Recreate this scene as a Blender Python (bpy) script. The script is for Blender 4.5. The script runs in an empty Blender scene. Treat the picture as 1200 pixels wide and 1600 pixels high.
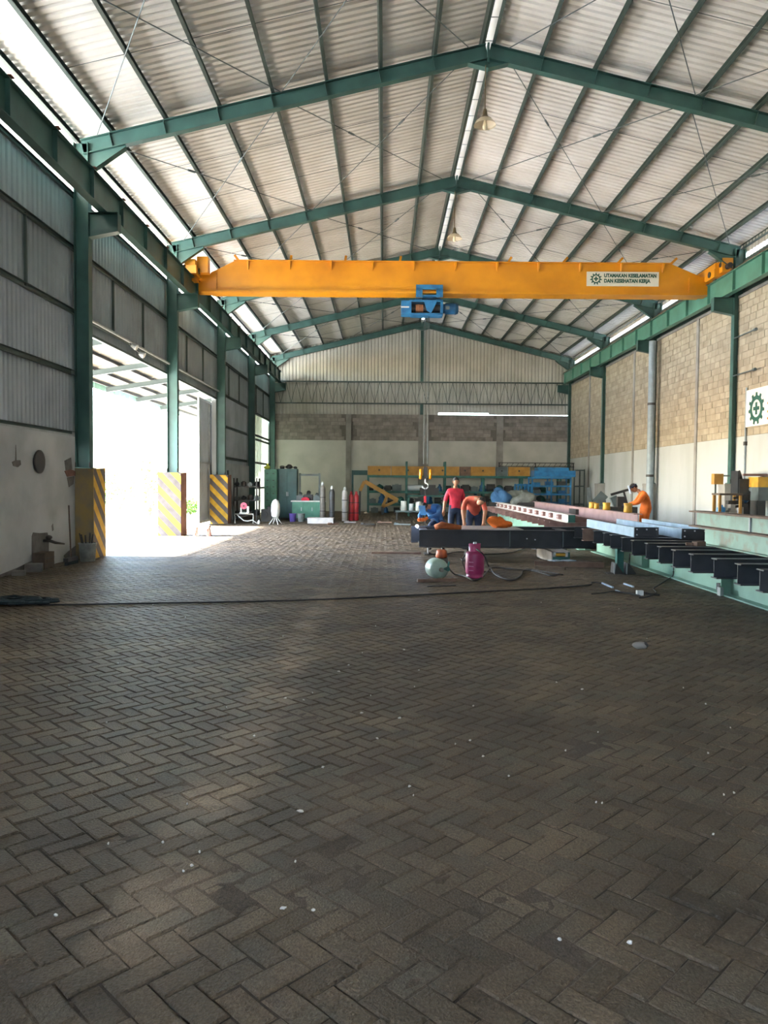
import bpy, bmesh, math, random
import numpy as np
from mathutils import Vector, Matrix, Euler

random.seed(7)
scene = bpy.context.scene
COL = scene.collection

# ------------------------------------------------------------------ camera
YAW, PITCH, ROLL, EYE, FPX = -.0002, .0379, .0074, 1.6, 1200.0
cam_d = bpy.data.cameras.new('camera')
cam_d.sensor_fit = 'VERTICAL'
cam_d.sensor_height = 36.0
cam_d.lens = 27.0
cam_d.clip_start = .05
cam_d.clip_end = 600
cam = bpy.data.objects.new('camera', cam_d)
COL.objects.link(cam)
cam.matrix_world = (Matrix.Translation((0, 0, EYE)) @ Matrix.Rotation(YAW, 4, 'Z')
                    @ Matrix.Rotation(math.pi / 2 - PITCH, 4, 'X') @ Matrix.Rotation(ROLL, 4, 'Z'))
scene.camera = cam

# ------------------------------------------------------------------ world, sun, exposure
world = bpy.data.worlds.new('sky')
scene.world = world
world.use_nodes = True
wn = world.node_tree.nodes
wl = world.node_tree.links
wn.clear()
w_out = wn.new('ShaderNodeOutputWorld')
w_bg = wn.new('ShaderNodeBackground')
w_sky = wn.new('ShaderNodeTexSky')
w_sky.sky_type = 'NISHITA'
w_sky.sun_disc = False
w_sky.sun_elevation = math.radians(41)
w_sky.sun_rotation = math.radians(-94)
w_sky.air_density = 1.0
w_sky.dust_density = 1.2
w_bg.inputs['Strength'].default_value = 1.1
wl.new(w_sky.outputs[0], w_bg.inputs[0])
wl.new(w_bg.outputs[0], w_out.inputs[0])

sun_d = bpy.data.lights.new('sun', 'SUN')
sun_d.energy = 32.0
sun_d.angle = math.radians(2.0)
sun_d.color = (1.0, .985, .96)
sun = bpy.data.objects.new('sun', sun_d)
COL.objects.link(sun)
sun.rotation_euler = Vector((-.74, .03, .66)).to_track_quat('Z', 'Y').to_euler()

scene.view_settings.view_transform = 'Standard'
scene.view_settings.look = 'None'
scene.view_settings.gamma = 1.0
scene.view_settings.use_curve_mapping = False
scene.view_settings.exposure = 2.3
scene.cycles.max_bounces = 10
scene.cycles.diffuse_bounces = 7
scene.cycles.glossy_bounces = 3
scene.cycles.transmission_bounces = 4
scene.cycles.sample_clamp_indirect = 12.0
scene.cycles.use_denoising = True

# ------------------------------------------------------------------ pixel -> place
def ray(x, y):
    xx, yy = x - 600, y - 800
    c, s = math.cos(-ROLL), math.sin(-ROLL)
    xx, yy = xx * c - yy * s, xx * s + yy * c
    a, b = xx / FPX, -yy / FPX
    y2 = math.cos(PITCH) + b * math.sin(PITCH)
    z2 = -math.sin(PITCH) + b * math.cos(PITCH)
    return Vector((a * math.cos(YAW) + y2 * math.sin(YAW), -a * math.sin(YAW) + y2 * math.cos(YAW), z2))

def at(x, y, X=None, Y=None, Z=None):
    r = ray(x, y)
    if X is not None: t = X / r.x
    elif Y is not None: t = Y / r.y
    else: t = (Z - EYE) / r.z
    return Vector((0, 0, EYE)) + r * t

def to_px(p):
    x = p[0] * math.cos(YAW) - p[1] * math.sin(YAW)
    y = p[0] * math.sin(YAW) + p[1] * math.cos(YAW)
    z = p[2] - EYE
    d = y * math.cos(PITCH) - z * math.sin(PITCH)
    u = y * math.sin(PITCH) + z * math.cos(PITCH)
    if d <= .01: return None
    xx, yy = FPX * x / d, -FPX * u / d
    return 600 + xx * math.cos(ROLL) - yy * math.sin(ROLL), 800 + xx * math.sin(ROLL) + yy * math.cos(ROLL)

# ------------------------------------------------------------------ materials
def lin(c):
    if isinstance(c, str):
        c = tuple(int(c[i:i + 2], 16) / 255 for i in (0, 2, 4))
    return tuple(v / 12.92 if v <= .04045 else ((v + .055) / 1.055) ** 2.4 for v in c) + (1,)

MATS = {}
def mat(name, color, rough=.6, metal=0.0, color2=None, scale=3.0, lo=.35, hi=.7, bump=0.0, bscale=60.0,
        spec=.5, rnd=None, rndamt=.25, emit=None, alpha=None, stretch=None, color3=None, scale3=.4, grain=0):
    """principled material with world-space grime noise, per-piece variation and fine relief"""
    if name in MATS: return MATS[name]
    m = bpy.data.materials.new(name)
    m.use_nodes = True
    nt = m.node_tree; N = nt.nodes; L = nt.links
    b = N['Principled BSDF']
    b.inputs['Base Color'].default_value = lin(color)
    b.inputs['Roughness'].default_value = rough
    b.inputs['Metallic'].default_value = metal
    b.inputs['Specular IOR Level'].default_value = spec
    src = None
    geo = N.new('ShaderNodeNewGeometry')
    pos = geo.outputs['Position']
    if stretch:
        vm = N.new('ShaderNodeVectorMath'); vm.operation = 'MULTIPLY'
        vm.inputs[1].default_value = stretch
        L.new(pos, vm.inputs[0]); pos = vm.outputs[0]
    def noise_mix(prev, c2, sc, l, h):
        n = N.new('ShaderNodeTexNoise'); n.inputs['Scale'].default_value = sc
        n.inputs['Detail'].default_value = 5.0
        L.new(pos, n.inputs['Vector'])
        r = N.new('ShaderNodeMapRange')
        r.inputs['From Min'].default_value = l; r.inputs['From Max'].default_value = h
        L.new(n.outputs['Fac'], r.inputs['Value'])
        mx = N.new('ShaderNodeMix'); mx.data_type = 'RGBA'
        if prev is None: mx.inputs['A'].default_value = lin(color)
        else: L.new(prev, mx.inputs['A'])
        mx.inputs['B'].default_value = lin(c2)
        L.new(r.outputs[0], mx.inputs['Factor'])
        return mx.outputs['Result']
    if color2: src = noise_mix(src, color2, scale, lo, hi)
    if color3: src = noise_mix(src, color3, scale3, .5, .68)
    if grain:
        n = N.new('ShaderNodeTexNoise'); n.inputs['Scale'].default_value = 70; n.inputs['Detail'].default_value = 8.0
        n.inputs['Roughness'].default_value = .75
        L.new(geo.outputs['Position'], n.inputs['Vector'])
        r = N.new('ShaderNodeMapRange'); r.inputs['From Min'].default_value = .3; r.inputs['From Max'].default_value = .7
        r.inputs['To Min'].default_value = 1 - grain; r.inputs['To Max'].default_value = 1 + grain
        L.new(n.outputs['Fac'], r.inputs['Value'])
        vm = N.new('ShaderNodeVectorMath'); vm.operation = 'SCALE'
        if src is None: vm.inputs[0].default_value = lin(color)[:3]
        else: L.new(src, vm.inputs[0])
        L.new(r.outputs[0], vm.inputs['Scale']); src = vm.outputs[0]
    if rnd:
        if rnd == 'island': rv = geo.outputs['Random Per Island']
        else: rv = N.new('ShaderNodeObjectInfo').outputs['Random']
        r = N.new('ShaderNodeMapRange')
        r.inputs['To Min'].default_value = 1 - rndamt; r.inputs['To Max'].default_value = 1 + rndamt
        L.new(rv, r.inputs['Value'])
        vm = N.new('ShaderNodeVectorMath'); vm.operation = 'SCALE'
        if src is None: vm.inputs[0].default_value = lin(color)[:3]
        else: L.new(src, vm.inputs[0])
        L.new(r.outputs[0], vm.inputs['Scale'])
        src = vm.outputs[0]
    if src is not None: L.new(src, b.inputs['Base Color'])
    if bump:
        n = N.new('ShaderNodeTexNoise'); n.inputs['Scale'].default_value = bscale
        n.inputs['Detail'].default_value = 6.0
        L.new(geo.outputs['Position'], n.inputs['Vector'])
        bp = N.new('ShaderNodeBump'); bp.inputs['Strength'].default_value = bump
        bp.inputs['Distance'].default_value = .01
        L.new(n.outputs['Fac'], bp.inputs['Height'])
        L.new(bp.outputs[0], b.inputs['Normal'])
    if emit:
        b.inputs['Emission Color'].default_value = lin(emit[0])
        b.inputs['Emission Strength'].default_value = emit[1]
    if alpha is not None: b.inputs['Alpha'].default_value = alpha
    MATS[name] = m
    return m

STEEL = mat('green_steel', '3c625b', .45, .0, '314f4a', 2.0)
RUNG_LIT = mat('runway_green_lit', '4f8372', .45, .0, '437161', 2.0)  # steel green made lighter: light from the left put into the colour
STEELD = mat('purlin_paint', '44544f', .5, 0, '37443f', 2.0)
GREYSTEEL = mat('grey_steel', '5f6a6b', .5, .0, '4a5252', 3.0)
RUST = mat('rusty_rail', '7a4b38', .8, 0, '4f3a33', 5.0)
YEL = mat('crane_yellow', 'dc9415', .38, 0, 'c47f14', 1.2, .4, .75)
YELD = mat('machine_yellow', 'c99a2e', .5, 0, 'a3772a', 5.0)
BLUE = mat('hoist_blue', '2a78ab', .4, 0, '215a85', 5.0)
BLUED = mat('rack_blue', '1f5f8e', .5, 0, '1a4464', 4.0)
BLACK = mat('black_primer', '24272b', .45, 0, '33343a', 4.0)
DARK = mat('dark_iron', '2c2f31', .55, 0, '3d3733', 6.0)
BROWNP = mat('brown_primer', '8a6a66', .6, 0, '6a504d', 5.0)
PINKP = mat('pink_primer', '94797a', .55, 0, '7d6667', 3.0)
WHITEP = mat('white_primer', 'bcb7b4', .55, 0, '9f9a98', 4.0)
MINT = mat('mint_paint', '7fa593', .5, 0, '6b8c7c', 2.0, .4, .75)
MINTR = mat('mint_rust', '8fae9d', .55, 0, '7f9787', 3.0, .45, .7, color3='8b8a76', scale3=5.0)
RUSTP = mat('rust_paint', '7d6353', .7, 0, '5c473c', 5.0)
LBLUE = mat('galv_blue', '9db3c6', .45, .0, '7e95a8', 4.0)
ROOFM = mat('roof_sheet_metal', 'dddbd6', .5, 0, 'cfccc5', 1.2, rnd='object', rndamt=.05)
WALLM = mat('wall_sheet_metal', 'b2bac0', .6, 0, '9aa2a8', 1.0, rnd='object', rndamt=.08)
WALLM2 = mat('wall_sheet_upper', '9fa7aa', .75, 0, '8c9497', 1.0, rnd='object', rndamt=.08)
GABLEM = mat('gable_sheet_metal', 'b7b6ac', .5, 0, 'a5a499', 1.0, rnd='object', rndamt=.06)
GALV = mat('galvanised', 'a9adad', .4, .3, '8d9292', 4.0)
CONC = mat('concrete', '8f8d88', .85, 0, '7a7772', 2.5, bump=.3, bscale=30, color3='a19e98', scale3=.6)
PLASTER = mat('grey_plaster', 'b3b7b9', .9, 0, '9da1a3', 1.4, bump=.25, bscale=20, color3='c2c5c6', scale3=.5)
PLASTD = mat('damaged_plaster', '74726f', .95, 0, '5f5c59', 6, bump=.5, bscale=40)
WHITEW = mat('whitewash', 'b3b6b5', .9, 0, 'a2a4a1', .9, .4, .75, bump=.15, bscale=15, stretch=(1, 1, .35))
BLOCK = mat('concrete_block', 'a89c88', .9, 0, '968a76', 4.0, bump=.4, bscale=50, rnd='island', rndamt=.14)
BLOCKO = mat('concrete_block_single', 'a89c88', .9, 0, '968a76', 4.0, bump=.4, bscale=50, rnd='object', rndamt=.14)
BLOCKB = mat('back_block', '8d8780', .9, 0, '77716b', 4.0, bump=.3, bscale=50, rnd='object', rndamt=.16)
MORTAR = mat('mortar', '8f8674', .95, 0, '7c7362', 3.0)
MORTARB = mat('mortar_back', '6f6a64', .95, 0, '635e58', 3.0)
BK = dict(color2='483f34', scale=1.1, lo=.38, hi=.66, bump=.9, bscale=110, spec=.3, color3='544e42', scale3=3.2, grain=.5)
BRICKO = mat('paving_single', '655847', .6, rnd='object', rndamt=.2, **BK)
BRICKS = mat('paving_field', '655847', .6, rnd='island', rndamt=.2, **BK)
JOINT = mat('joint_dirt', '463d33', .95, 0, '332c25', 5.0, bump=.6, bscale=150)
GROUND = mat('yard_ground', 'bebbb4', .95, 0, 'b0aca4', .5)
LEAF = mat('leaf', '6f9a3c', .7, 0, '4d7a2c', 2.0)
BARK = mat('bark', '6a5a48', .9)
SKIN = mat('skin', 'a8775a', .6)
HAIR = mat('hair', '1d1a19', .7)
REDC = mat('red_cloth', 'd8324a', .8, 0, 'b82a40', 9.0)
SALMON = mat('salmon_cloth', 'd2604a', .8, 0, 'b8503c', 9.0)
ORANGE = mat('orange_cloth', 'de6f22', .8, 0, 'c45c18', 9.0)
BLUEC = mat('blue_cloth', '3f78b4', .8, 0, '2f5c90', 9.0)
NAVY = mat('navy_cloth', '2b3a55', .85, 0, '222d42', 9.0)
PALEC = mat('pale_cloth', 'b9c3d4', .85, 0, '9aa6ba', 9.0)
SHOE = mat('shoe', '2a2420', .7)
WHITE = mat('white_paint', 'dcdcd6', .6, 0, 'c4c4be', 6.0)
CLOTHW = mat('white_cloth', 'e4e4e0', .9, 0, 'cfcfca', 8.0)
MAGENTA = mat('lpg_magenta', 'a02f62', .4, 0, '862650', 6.0)
PALEG = mat('pale_tank', '9db3a5', .45, 0, '86998c', 6.0)
REDCYL = mat('red_cylinder', 'b92f38', .4, 0, '97262e', 6.0)
GREYCYL = mat('grey_cylinder', '7d7871', .5, 0, '67605a', 6.0)
DARKCYL = mat('dark_cylinder', '43464a', .5, 0, '383433', 6.0)
SILVER = mat('silver', 'c4c8ca', .4, .1)
RUBBER = mat('rubber_hose', '3a3836', .7)
CABLE = mat('black_cable', '2b2a2a', .7)
NET = mat('blue_black_rope', '26363c', .85, 0, '1c272c', 20)
WOOD = mat('wood', '5f5145', .8, 0, '4b4037', 9.0)
REDWOOD = mat('red_wood', '9a5a48', .8, 0, 'b9a89a', 5.0)
OCHRE = mat('ochre_beam', 'b98a3f', .6, 0, '9b6f30', 3.0)
CABG = mat('cabinet_green', '4f8a72', .5, 0, '3f7560', 4.0)
CABD = mat('cabinet_dark', '2c5757', .5, 0, '234848', 3.0)
TEAL = mat('teal_paint', '2f6a62', .5, 0, '255049', 5.0)
PURPLE = mat('purple_plastic', '6a5aa8', .5)
LBPL = mat('blue_plastic', '3f86b8', .5)
SIGNW = mat('sign_white', 'e2dfd2', .6)
SIGNG = mat('sign_green', '24564b', .6)
LAMPSH = mat('lamp_enamel', 'd8cdb6', .4)
LAMPT = mat('lamp_top', '6b5f48', .5)
BULB = mat('bulb', 'f3ead0', .3)
TARP = mat('grey_tarp', '8f918c', .85, 0, '6f716d', 5.0)
TARPB = mat('blue_tarp', '4a78a6', .8, 0, '3b648c', 6.0)
LITTER = mat('litter', 'cfccc4', .9)
PVC = mat('grey_pipe', '8f9ca3', .5, 0, '7d898f', 4.0)
BUCK = mat('dirty_bucket', 'a5aaa8', .7, 0, '7f8482', 7.0)
SPARK = mat('welding_arc', 'ffffff', .5, emit=('bcd2ff', 140.0))

def stripes(name, base, dark, kx, kz, period):
    m = bpy.data.materials.new(name); m.use_nodes = True
    nt = m.node_tree; N = nt.nodes; L = nt.links
    b = N['Principled BSDF']; b.inputs['Roughness'].default_value = .7
    tc = N.new('ShaderNodeTexCoord'); sp = N.new('ShaderNodeSeparateXYZ')
    L.new(tc.outputs['Object'], sp.inputs[0])
    def math_(op, a, bb):
        n = N.new('ShaderNodeMath'); n.operation = op
        for i, v in enumerate((a, bb)):
            if hasattr(v, 'is_linked'): L.new(v, n.inputs[i])
            else: n.inputs[i].default_value = v
        return n.outputs[0]
    hx = math_('MULTIPLY', math_('ADD', sp.outputs['X'], sp.outputs['Y']), kx)
    v = math_('ADD', hx, math_('MULTIPLY', sp.outputs['Z'], kz))
    fr = math_('FRACT', math_('DIVIDE', math_('ADD', v, 10.0), period), 0)
    st = math_('GREATER_THAN', fr, .5)
    n = N.new('ShaderNodeTexNoise'); n.inputs['Scale'].default_value = 5; n.inputs['Detail'].default_value = 5
    geo = N.new('ShaderNodeNewGeometry'); L.new(geo.outputs['Position'], n.inputs['Vector'])
    mx = N.new('ShaderNodeMix'); mx.data_type = 'RGBA'
    mx.inputs['A'].default_value = lin(dark); mx.inputs['B'].default_value = lin(base)
    L.new(st, mx.inputs['Factor'])
    m2 = N.new('ShaderNodeMix'); m2.data_type = 'RGBA'; m2.blend_type = 'MULTIPLY'
    r = N.new('ShaderNodeMapRange'); r.inputs['From Min'].default_value = .3; r.inputs['From Max'].default_value = .8
    L.new(n.outputs['Fac'], r.inputs['Value']); L.new(r.outputs[0], m2.inputs['Factor'])
    L.new(mx.outputs['Result'], m2.inputs['A']); m2.inputs['B'].default_value = lin('c8bfb4')
    L.new(m2.outputs['Result'], b.inputs['Base Color'])
    return m
STRIPE = stripes('hazard_stripes', 'cfa52a', '5a5454', 1.05, 1.0, .47)
OCHREP = mat('ochre_concrete', '9a8350', .85, 0, '7c7466', 3.0, bump=.2)
REDBRN = mat('bare_brick_side', '8a6152', .9, 0, '6e5248', 4.0, bump=.3)

def translucent(name, color):
    m = bpy.data.materials.new(name); m.use_nodes = True
    N = m.node_tree.nodes; L = m.node_tree.links
    out = N['Material Output']; b = N['Principled BSDF']
    b.inputs['Base Color'].default_value = lin(color)
    t = N.new('ShaderNodeBsdfTranslucent'); t.inputs[0].default_value = lin(color)
    mx = N.new('ShaderNodeMixShader'); mx.inputs[0].default_value = .1
    L.new(b.outputs[0], mx.inputs[1]); L.new(t.outputs[0], mx.inputs[2]); L.new(mx.outputs[0], out.inputs[0])
    return m
FIBRE = translucent('fibreglass_sheet', 'a3ab98')
CANM = mat('canopy_sheet_metal', '857f72', .6, 0, '797366', 1.2, rnd='object', rndamt=.06)

# ------------------------------------------------------------------ mesh helpers
class MB:
    def __init__(self): self.v = []; self.f = []; self.mi = []; self.sm = []
    def add(self, vs, fs, mi=0, smooth=False):
        o = len(self.v)
        self.v += [tuple(p) for p in vs]
        for f in fs:
            self.f.append(tuple(i + o for i in f)); self.mi.append(mi); self.sm.append(smooth)
        return self
    def box(self, c, s, rot=None, mi=0, taper=None):
        hx, hy, hz = s[0] / 2, s[1] / 2, s[2] / 2
        vs = []
        for z in (-1, 1):
            k = taper if (taper and z > 0) else 1
            for x, y in ((-1, -1), (1, -1), (1, 1), (-1, 1)):
                vs.append(Vector((x * hx * k, y * hy * k, z * hz)))
        if rot is not None:
            R = rot if isinstance(rot, Matrix) else Euler(rot).to_matrix()
            vs = [R @ p for p in vs]
        vs = [p + Vector(c) for p in vs]
        return self.add(vs, [(3, 2, 1, 0), (4, 5, 6, 7), (0, 1, 5, 4), (1, 2, 6, 5), (2, 3, 7, 6), (3, 0, 4, 7)], mi)
    def b2(self, x0, x1, y0, y1, z0, z1, mi=0):
        return self.box(((x0 + x1) / 2, (y0 + y1) / 2, (z0 + z1) / 2), (abs(x1 - x0), abs(y1 - y0), abs(z1 - z0)), mi=mi)
    def bar(self, p0, p1, w, h=None, up=(0, 0, 1), mi=0):
        h = h or w
        return self.prism(p0, p1, [(-w / 2, -h / 2), (w / 2, -h / 2), (w / 2, h / 2), (-w / 2, h / 2)], up, mi)
    def prism(self, p0, p1, poly, up=(0, 0, 1), mi=0, caps=True):
        p0, p1 = Vector(p0), Vector(p1)
        d = (p1 - p0).normalized(); up = Vector(up)
        s = d.cross(up)
        if s.length < 1e-5: s = d.cross(Vector((1, 0, 0)))
        s.normalize(); u = s.cross(d).normalized()
        n = len(poly)
        vs = [p0 + s * a + u * b for a, b in poly] + [p1 + s * a + u * b for a, b in poly]
        fs = [(i, (i + 1) % n, n + (i + 1) % n, n + i) for i in range(n)]
        if caps: fs += [tuple(range(n - 1, -1, -1)), tuple(range(n, 2 * n))]
        return self.add(vs, fs, mi)
    def ibeam(self, p0, p1, h, w, tf=.014, tw=.01, up=(0, 0, 1), mi=0):
        a, b = w / 2, h / 2
        t = tw / 2
        for z0, z1 in ((-b, -b + tf), (b - tf, b)):
            self.prism(p0, p1, [(-a, z0), (a, z0), (a, z1), (-a, z1)], up, mi)
        return self.prism(p0, p1, [(-t, -b + tf), (t, -b + tf), (t, b - tf), (-t, b - tf)], up, mi)
    def chan(self, p0, p1, h, w, t=.006, up=(0, 0, 1), flip=1, mi=0):
        a, b = w / 2, h / 2; f = flip
        self.prism(p0, p1, [(-a, -b), (a, -b), (a, -b + t), (-a, -b + t)], up, mi)
        self.prism(p0, p1, [(-a, b - t), (a, b - t), (a, b), (-a, b)], up, mi)
        x0, x1 = sorted((-a * f, (-a + t) * f))
        return self.prism(p0, p1, [(x0, -b + t), (x1, -b + t), (x1, b - t), (x0, b - t)], up, mi)
    def cyl(self, p0, p1, r, r1=None, n=12, mi=0, smooth=True):
        r1 = r if r1 is None else r1
        p0, p1 = Vector(p0), Vector(p1); d = (p1 - p0).normalized()
        s = d.cross(Vector((0, 0, 1)) if abs(d.z) < .95 else Vector((1, 0, 0))).normalized(); u = s.cross(d)
        vs = []
        for p, rr in ((p0, r), (p1, r1)):
            for i in range(n):
                a = 2 * math.pi * i / n
                vs.append(p + s * math.cos(a) * rr + u * math.sin(a) * rr)
        fs = [(i, (i + 1) % n, n + (i + 1) % n, n + i) for i in range(n)]
        self.add(vs, fs, mi, smooth)
        o = vs
        self.add(o[:n], [tuple(range(n - 1, -1, -1))], mi)
        return self.add(o[n:], [tuple(range(n))], mi)
    def tube(self, pts, r, n=6, mi=0):
        pts = [Vector(p) for p in pts]
        vs = []; fs = []
        for k, p in enumerate(pts):
            d = (pts[min(k + 1, len(pts) - 1)] - pts[max(k - 1, 0)]).normalized()
            s = d.cross(Vector((0, 0, 1)) if abs(d.z) < .95 else Vector((1, 0, 0))).normalized(); u = s.cross(d)
            rr = r[k] if isinstance(r, (list, tuple)) else r
            for i in range(n):
                a = 2 * math.pi * i / n
                vs.append(p + s * math.cos(a) * rr + u * math.sin(a) * rr)
        for k in range(len(pts) - 1):
            for i in range(n):
                fs.append((k * n + i, k * n + (i + 1) % n, (k + 1) * n + (i + 1) % n, (k + 1) * n + i))
        fs.append(tuple(range(n - 1, -1, -1))); fs.append(tuple(range((len(pts) - 1) * n, len(pts) * n)))
        return self.add(vs, fs, mi, True)
    def lathe(self, prof, c=(0, 0, 0), n=20, axis='Z', mi=0):
        vs = []; fs = []
        c = Vector(c)
        for r, z in prof:
            for i in range(n):
                a = 2 * math.pi * i / n
                p = Vector((r * math.cos(a), r * math.sin(a), z))
                if axis == 'Y': p = Vector((p.x, p.z, p.y))
                if axis == 'X': p = Vector((p.z, p.x, p.y))
                vs.append(c + p)
        for k in range(len(prof) - 1):
            for i in range(n):
                fs.append((k * n + i, k * n + (i + 1) % n, (k + 1) * n + (i + 1) % n, (k + 1) * n + i))
        fs.append(tuple(range(n - 1, -1, -1))); fs.append(tuple(range((len(prof) - 1) * n, len(prof) * n)))
        return self.add(vs, fs, mi, True)
    def blob(self, c, s, seed=0, amp=.18, n=10, m=7, rot=None):
        rnd = random.Random(seed); vs = []; fs = []
        ph = [rnd.uniform(0, 6.28) for _ in range(6)]
        for k in range(m + 1):
            t = math.pi * k / m
            for i in range(n):
                a = 2 * math.pi * i / n
                q = 1 + amp * (math.sin(3 * a + ph[0]) * math.sin(2 * t + ph[1]) + .7 * math.sin(5 * a + ph[2] + 2 * t))
                p = Vector((math.sin(t) * math.cos(a) * q * s[0], math.sin(t) * math.sin(a) * q * s[1], math.cos(t) * q * s[2]))
                if rot: p = Euler(rot).to_matrix() @ p
                vs.append(p + Vector(c))
        for k in range(m):
            for i in range(n):
                fs.append((k * n + i, (k + 1) * n + i, (k + 1) * n + (i + 1) % n, k * n + (i + 1) % n))
        return self.add(vs, fs, 0, True)
    def mesh(self, name, mats):
        me = bpy.data.meshes.new(name)
        me.from_pydata(self.v, [], self.f)
        for m in (mats if isinstance(mats, (list, tuple)) else [mats]): me.materials.append(m)
        me.polygons.foreach_set('material_index', self.mi)
        me.polygons.foreach_set('use_smooth', self.sm)
        bm = bmesh.new(); bm.from_mesh(me)
        bmesh.ops.recalc_face_normals(bm, faces=bm.faces)
        bm.to_mesh(me); bm.free()
        return me
    def build(self, name, mats, parent=None, loc=None, rotz=0):
        return link(name, self.mesh(name, mats), parent, loc, rotz)

def link(name, me, parent=None, loc=None, rotz=0):
    o = bpy.data.objects.new(name, me); COL.objects.link(o)
    if parent is not None: o.parent = parent
    if loc is not None: o.location = loc
    if rotz: o.rotation_euler.z = rotz
    return o

def tag(o, label=None, cat=None, group=None, kind=None):
    if label: o['label'] = label
    if cat: o['category'] = cat
    if group: o['group'] = group
    if kind: o['kind'] = kind
    return o

def thing(name, label, cat, loc=(0, 0, 0), rotz=0, group=None):
    o = bpy.data.objects.new(name, None); COL.objects.link(o)
    o.empty_display_size = .2
    o.location = loc; o.rotation_euler.z = rotz
    return tag(o, label, cat, group)

def struct(name, mb, mats):
    return tag(mb.build(name, mats), kind='structure')

def corr_mesh(name, width, length, pitch, depth, mats, pan=.55, side=.14, lap=.012):
    """trapezoid-ribbed sheet: x = across ribs, y = along, z = rib height"""
    n = max(1, round(width / pitch)); p = width / n
    prof = []
    for i in range(n):
        x = i * p
        prof += [(x, 0), (x + p * pan, 0), (x + p * (pan + side), depth), (x + p * (1 - side), depth)]
    prof += [(width, 0), (width + .07, 0)]
    vs = [(x, 0, z) for x, z in prof] + [(x, length, z) for x, z in prof]
    k = len(prof)
    fs = [(i, i + 1, k + i + 1, k + i) for i in range(k - 1)]
    me = bpy.data.meshes.new(name); me.from_pydata(vs, [], fs)
    me.materials.append(mats)
    return me

def frame_mat(o, ex, ey, ez):
    m = Matrix((ex, ey, ez)).transposed().to_4x4()
    m.translation = Vector(o)
    return m

# ------------------------------------------------------------------ main dimensions
D = [16.04 + 6.75 * i for i in range(-4, 5)]      # frame lines, D[4] is the first one in view
YB, YF = 43.10, D[0]                               # back wall, open front
XL, XR, XC = -6.10, 10.22, 2.06                    # inner column flanges, ridge
ZRIDGE, SLOPE = 10.555, .2387                      # rafter top at ridge
XWL, XWR = -6.47, 10.30                            # wall faces
def zr(x): return ZRIDGE - SLOPE * abs(x - XC)

# ================================================================== FLOOR
fb = MB(); fb.b2(-6.6, 10.6, YF, YB + .3, -.35, -.007)
floor = struct('floor', fb, JOINT)

def herringbone():
    a = .1055
    out = []
    R = Matrix.Rotation(math.radians(45), 2)
    x0, x1, y0, y1 = -6.35, 10.3, 1.2, YB
    n = int((x1 - x0 + y1 - y0) / a)
    ctr = Vector((0, 20))
    for i in range(-n // 2 - 60, n // 2 + 60):
        for j in range(-n // 2 - 60, n // 2 + 60):
            r = (i - j) % 4
            if r == 0: c, hv = (i + 1, j + .5), 0
            elif r == 3: c, hv = (i + .5, j + 1), 1
            else: continue
            px = (c[0] + c[1]) * a * .70711; py = (c[0] - c[1]) * a * .70711 + 20
            if x0 < px < x1 and y0 < py < y1: out.append((px, py, hv))
    return out
BR = herringbone()
rng = np.random.default_rng(3)
def vis(b):
    q = to_px((b[0], b[1], 0))
    return q is not None and -30 < q[0] < 1230 and q[1] < 1640
order = sorted(range(len(BR)), key=lambda i: BR[i][0] ** 2 + BR[i][1] ** 2)
near = [i for i in order if vis(BR[i])][:300]
nearset = set(near)
# one paver shape: worn, chamfered top
def paver_mesh(seed):
    rr = random.Random(seed); m = MB()
    L, W = .205, .1
    top = [(-L / 2 + .007, -W / 2 + .007), (L / 2 - .007, -W / 2 + .007), (L / 2 - .007, W / 2 - .007), (-L / 2 + .007, W / 2 - .007)]
    mid = [(-L / 2, -W / 2), (L / 2, -W / 2), (L / 2, W / 2), (-L / 2, W / 2)]
    vs = [(x + rr.uniform(-.002, .002), y + rr.uniform(-.002, .002), rr.uniform(-.0015, .0015)) for x, y in top]
    vs += [(x + rr.uniform(-.0015, .0015), y + rr.uniform(-.0015, .0015), -.006) for x, y in mid]
    vs += [(x, y, -.03) for x, y in mid]
    fs = [(0, 1, 2, 3)] + [(4 + i, 4 + (i + 1) % 4, (i + 1) % 4, i) for i in range(4)] + [(8 + i, 8 + (i + 1) % 4, 4 + (i + 1) % 4, 4 + i) for i in range(4)]
    m.add(vs, fs)
    return m.mesh('paving_brick', BRICKO)
PV = [paver_mesh(s) for s in range(8)]
for i in near:
    x, y, hv = BR[i]
    o = link('paving_brick', PV[i % 8], floor, (x, y, rng.normal(0, .002)))
    o.rotation_euler = (rng.normal(0, .008), rng.normal(0, .006), math.radians(45 + 90 * hv) + rng.normal(0, .012))
rest = np.array([BR[i] for i in range(len(BR)) if i not in nearset])
nb = len(rest)
ang = np.radians(45 + 90 * rest[:, 2]) + rng.normal(0, .012, nb)
loc = np.array([[-.0955, -.043], [.0955, -.043], [.0955, .043], [-.0955, .043], [-.1025, -.05], [.1025, -.05], [.1025, .05], [-.1025, .05]])
cx = loc[None, :, 0] + rng.normal(0, .0012, (nb, 8)); cy = loc[None, :, 1] + rng.normal(0, .0012, (nb, 8))
X = rest[:, :1] + cx * np.cos(ang)[:, None] - cy * np.sin(ang)[:, None]
Yv = rest[:, 1:2] + cx * np.sin(ang)[:, None] + cy * np.cos(ang)[:, None]
tz = rng.normal(0, .0013, (nb, 1)) + cx * rng.normal(0, .006, (nb, 1)) + cy * rng.normal(0, .008, (nb, 1))
Zv = tz + np.array([0, 0, 0, 0, -.012, -.012, -.012, -.012])[None, :]
co = np.stack([X, Yv, Zv], -1).reshape(-1, 3)
fq = np.array([[0, 1, 2, 3], [4, 5, 1, 0], [5, 6, 2, 1], [6, 7, 3, 2], [7, 4, 0, 3]])
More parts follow.
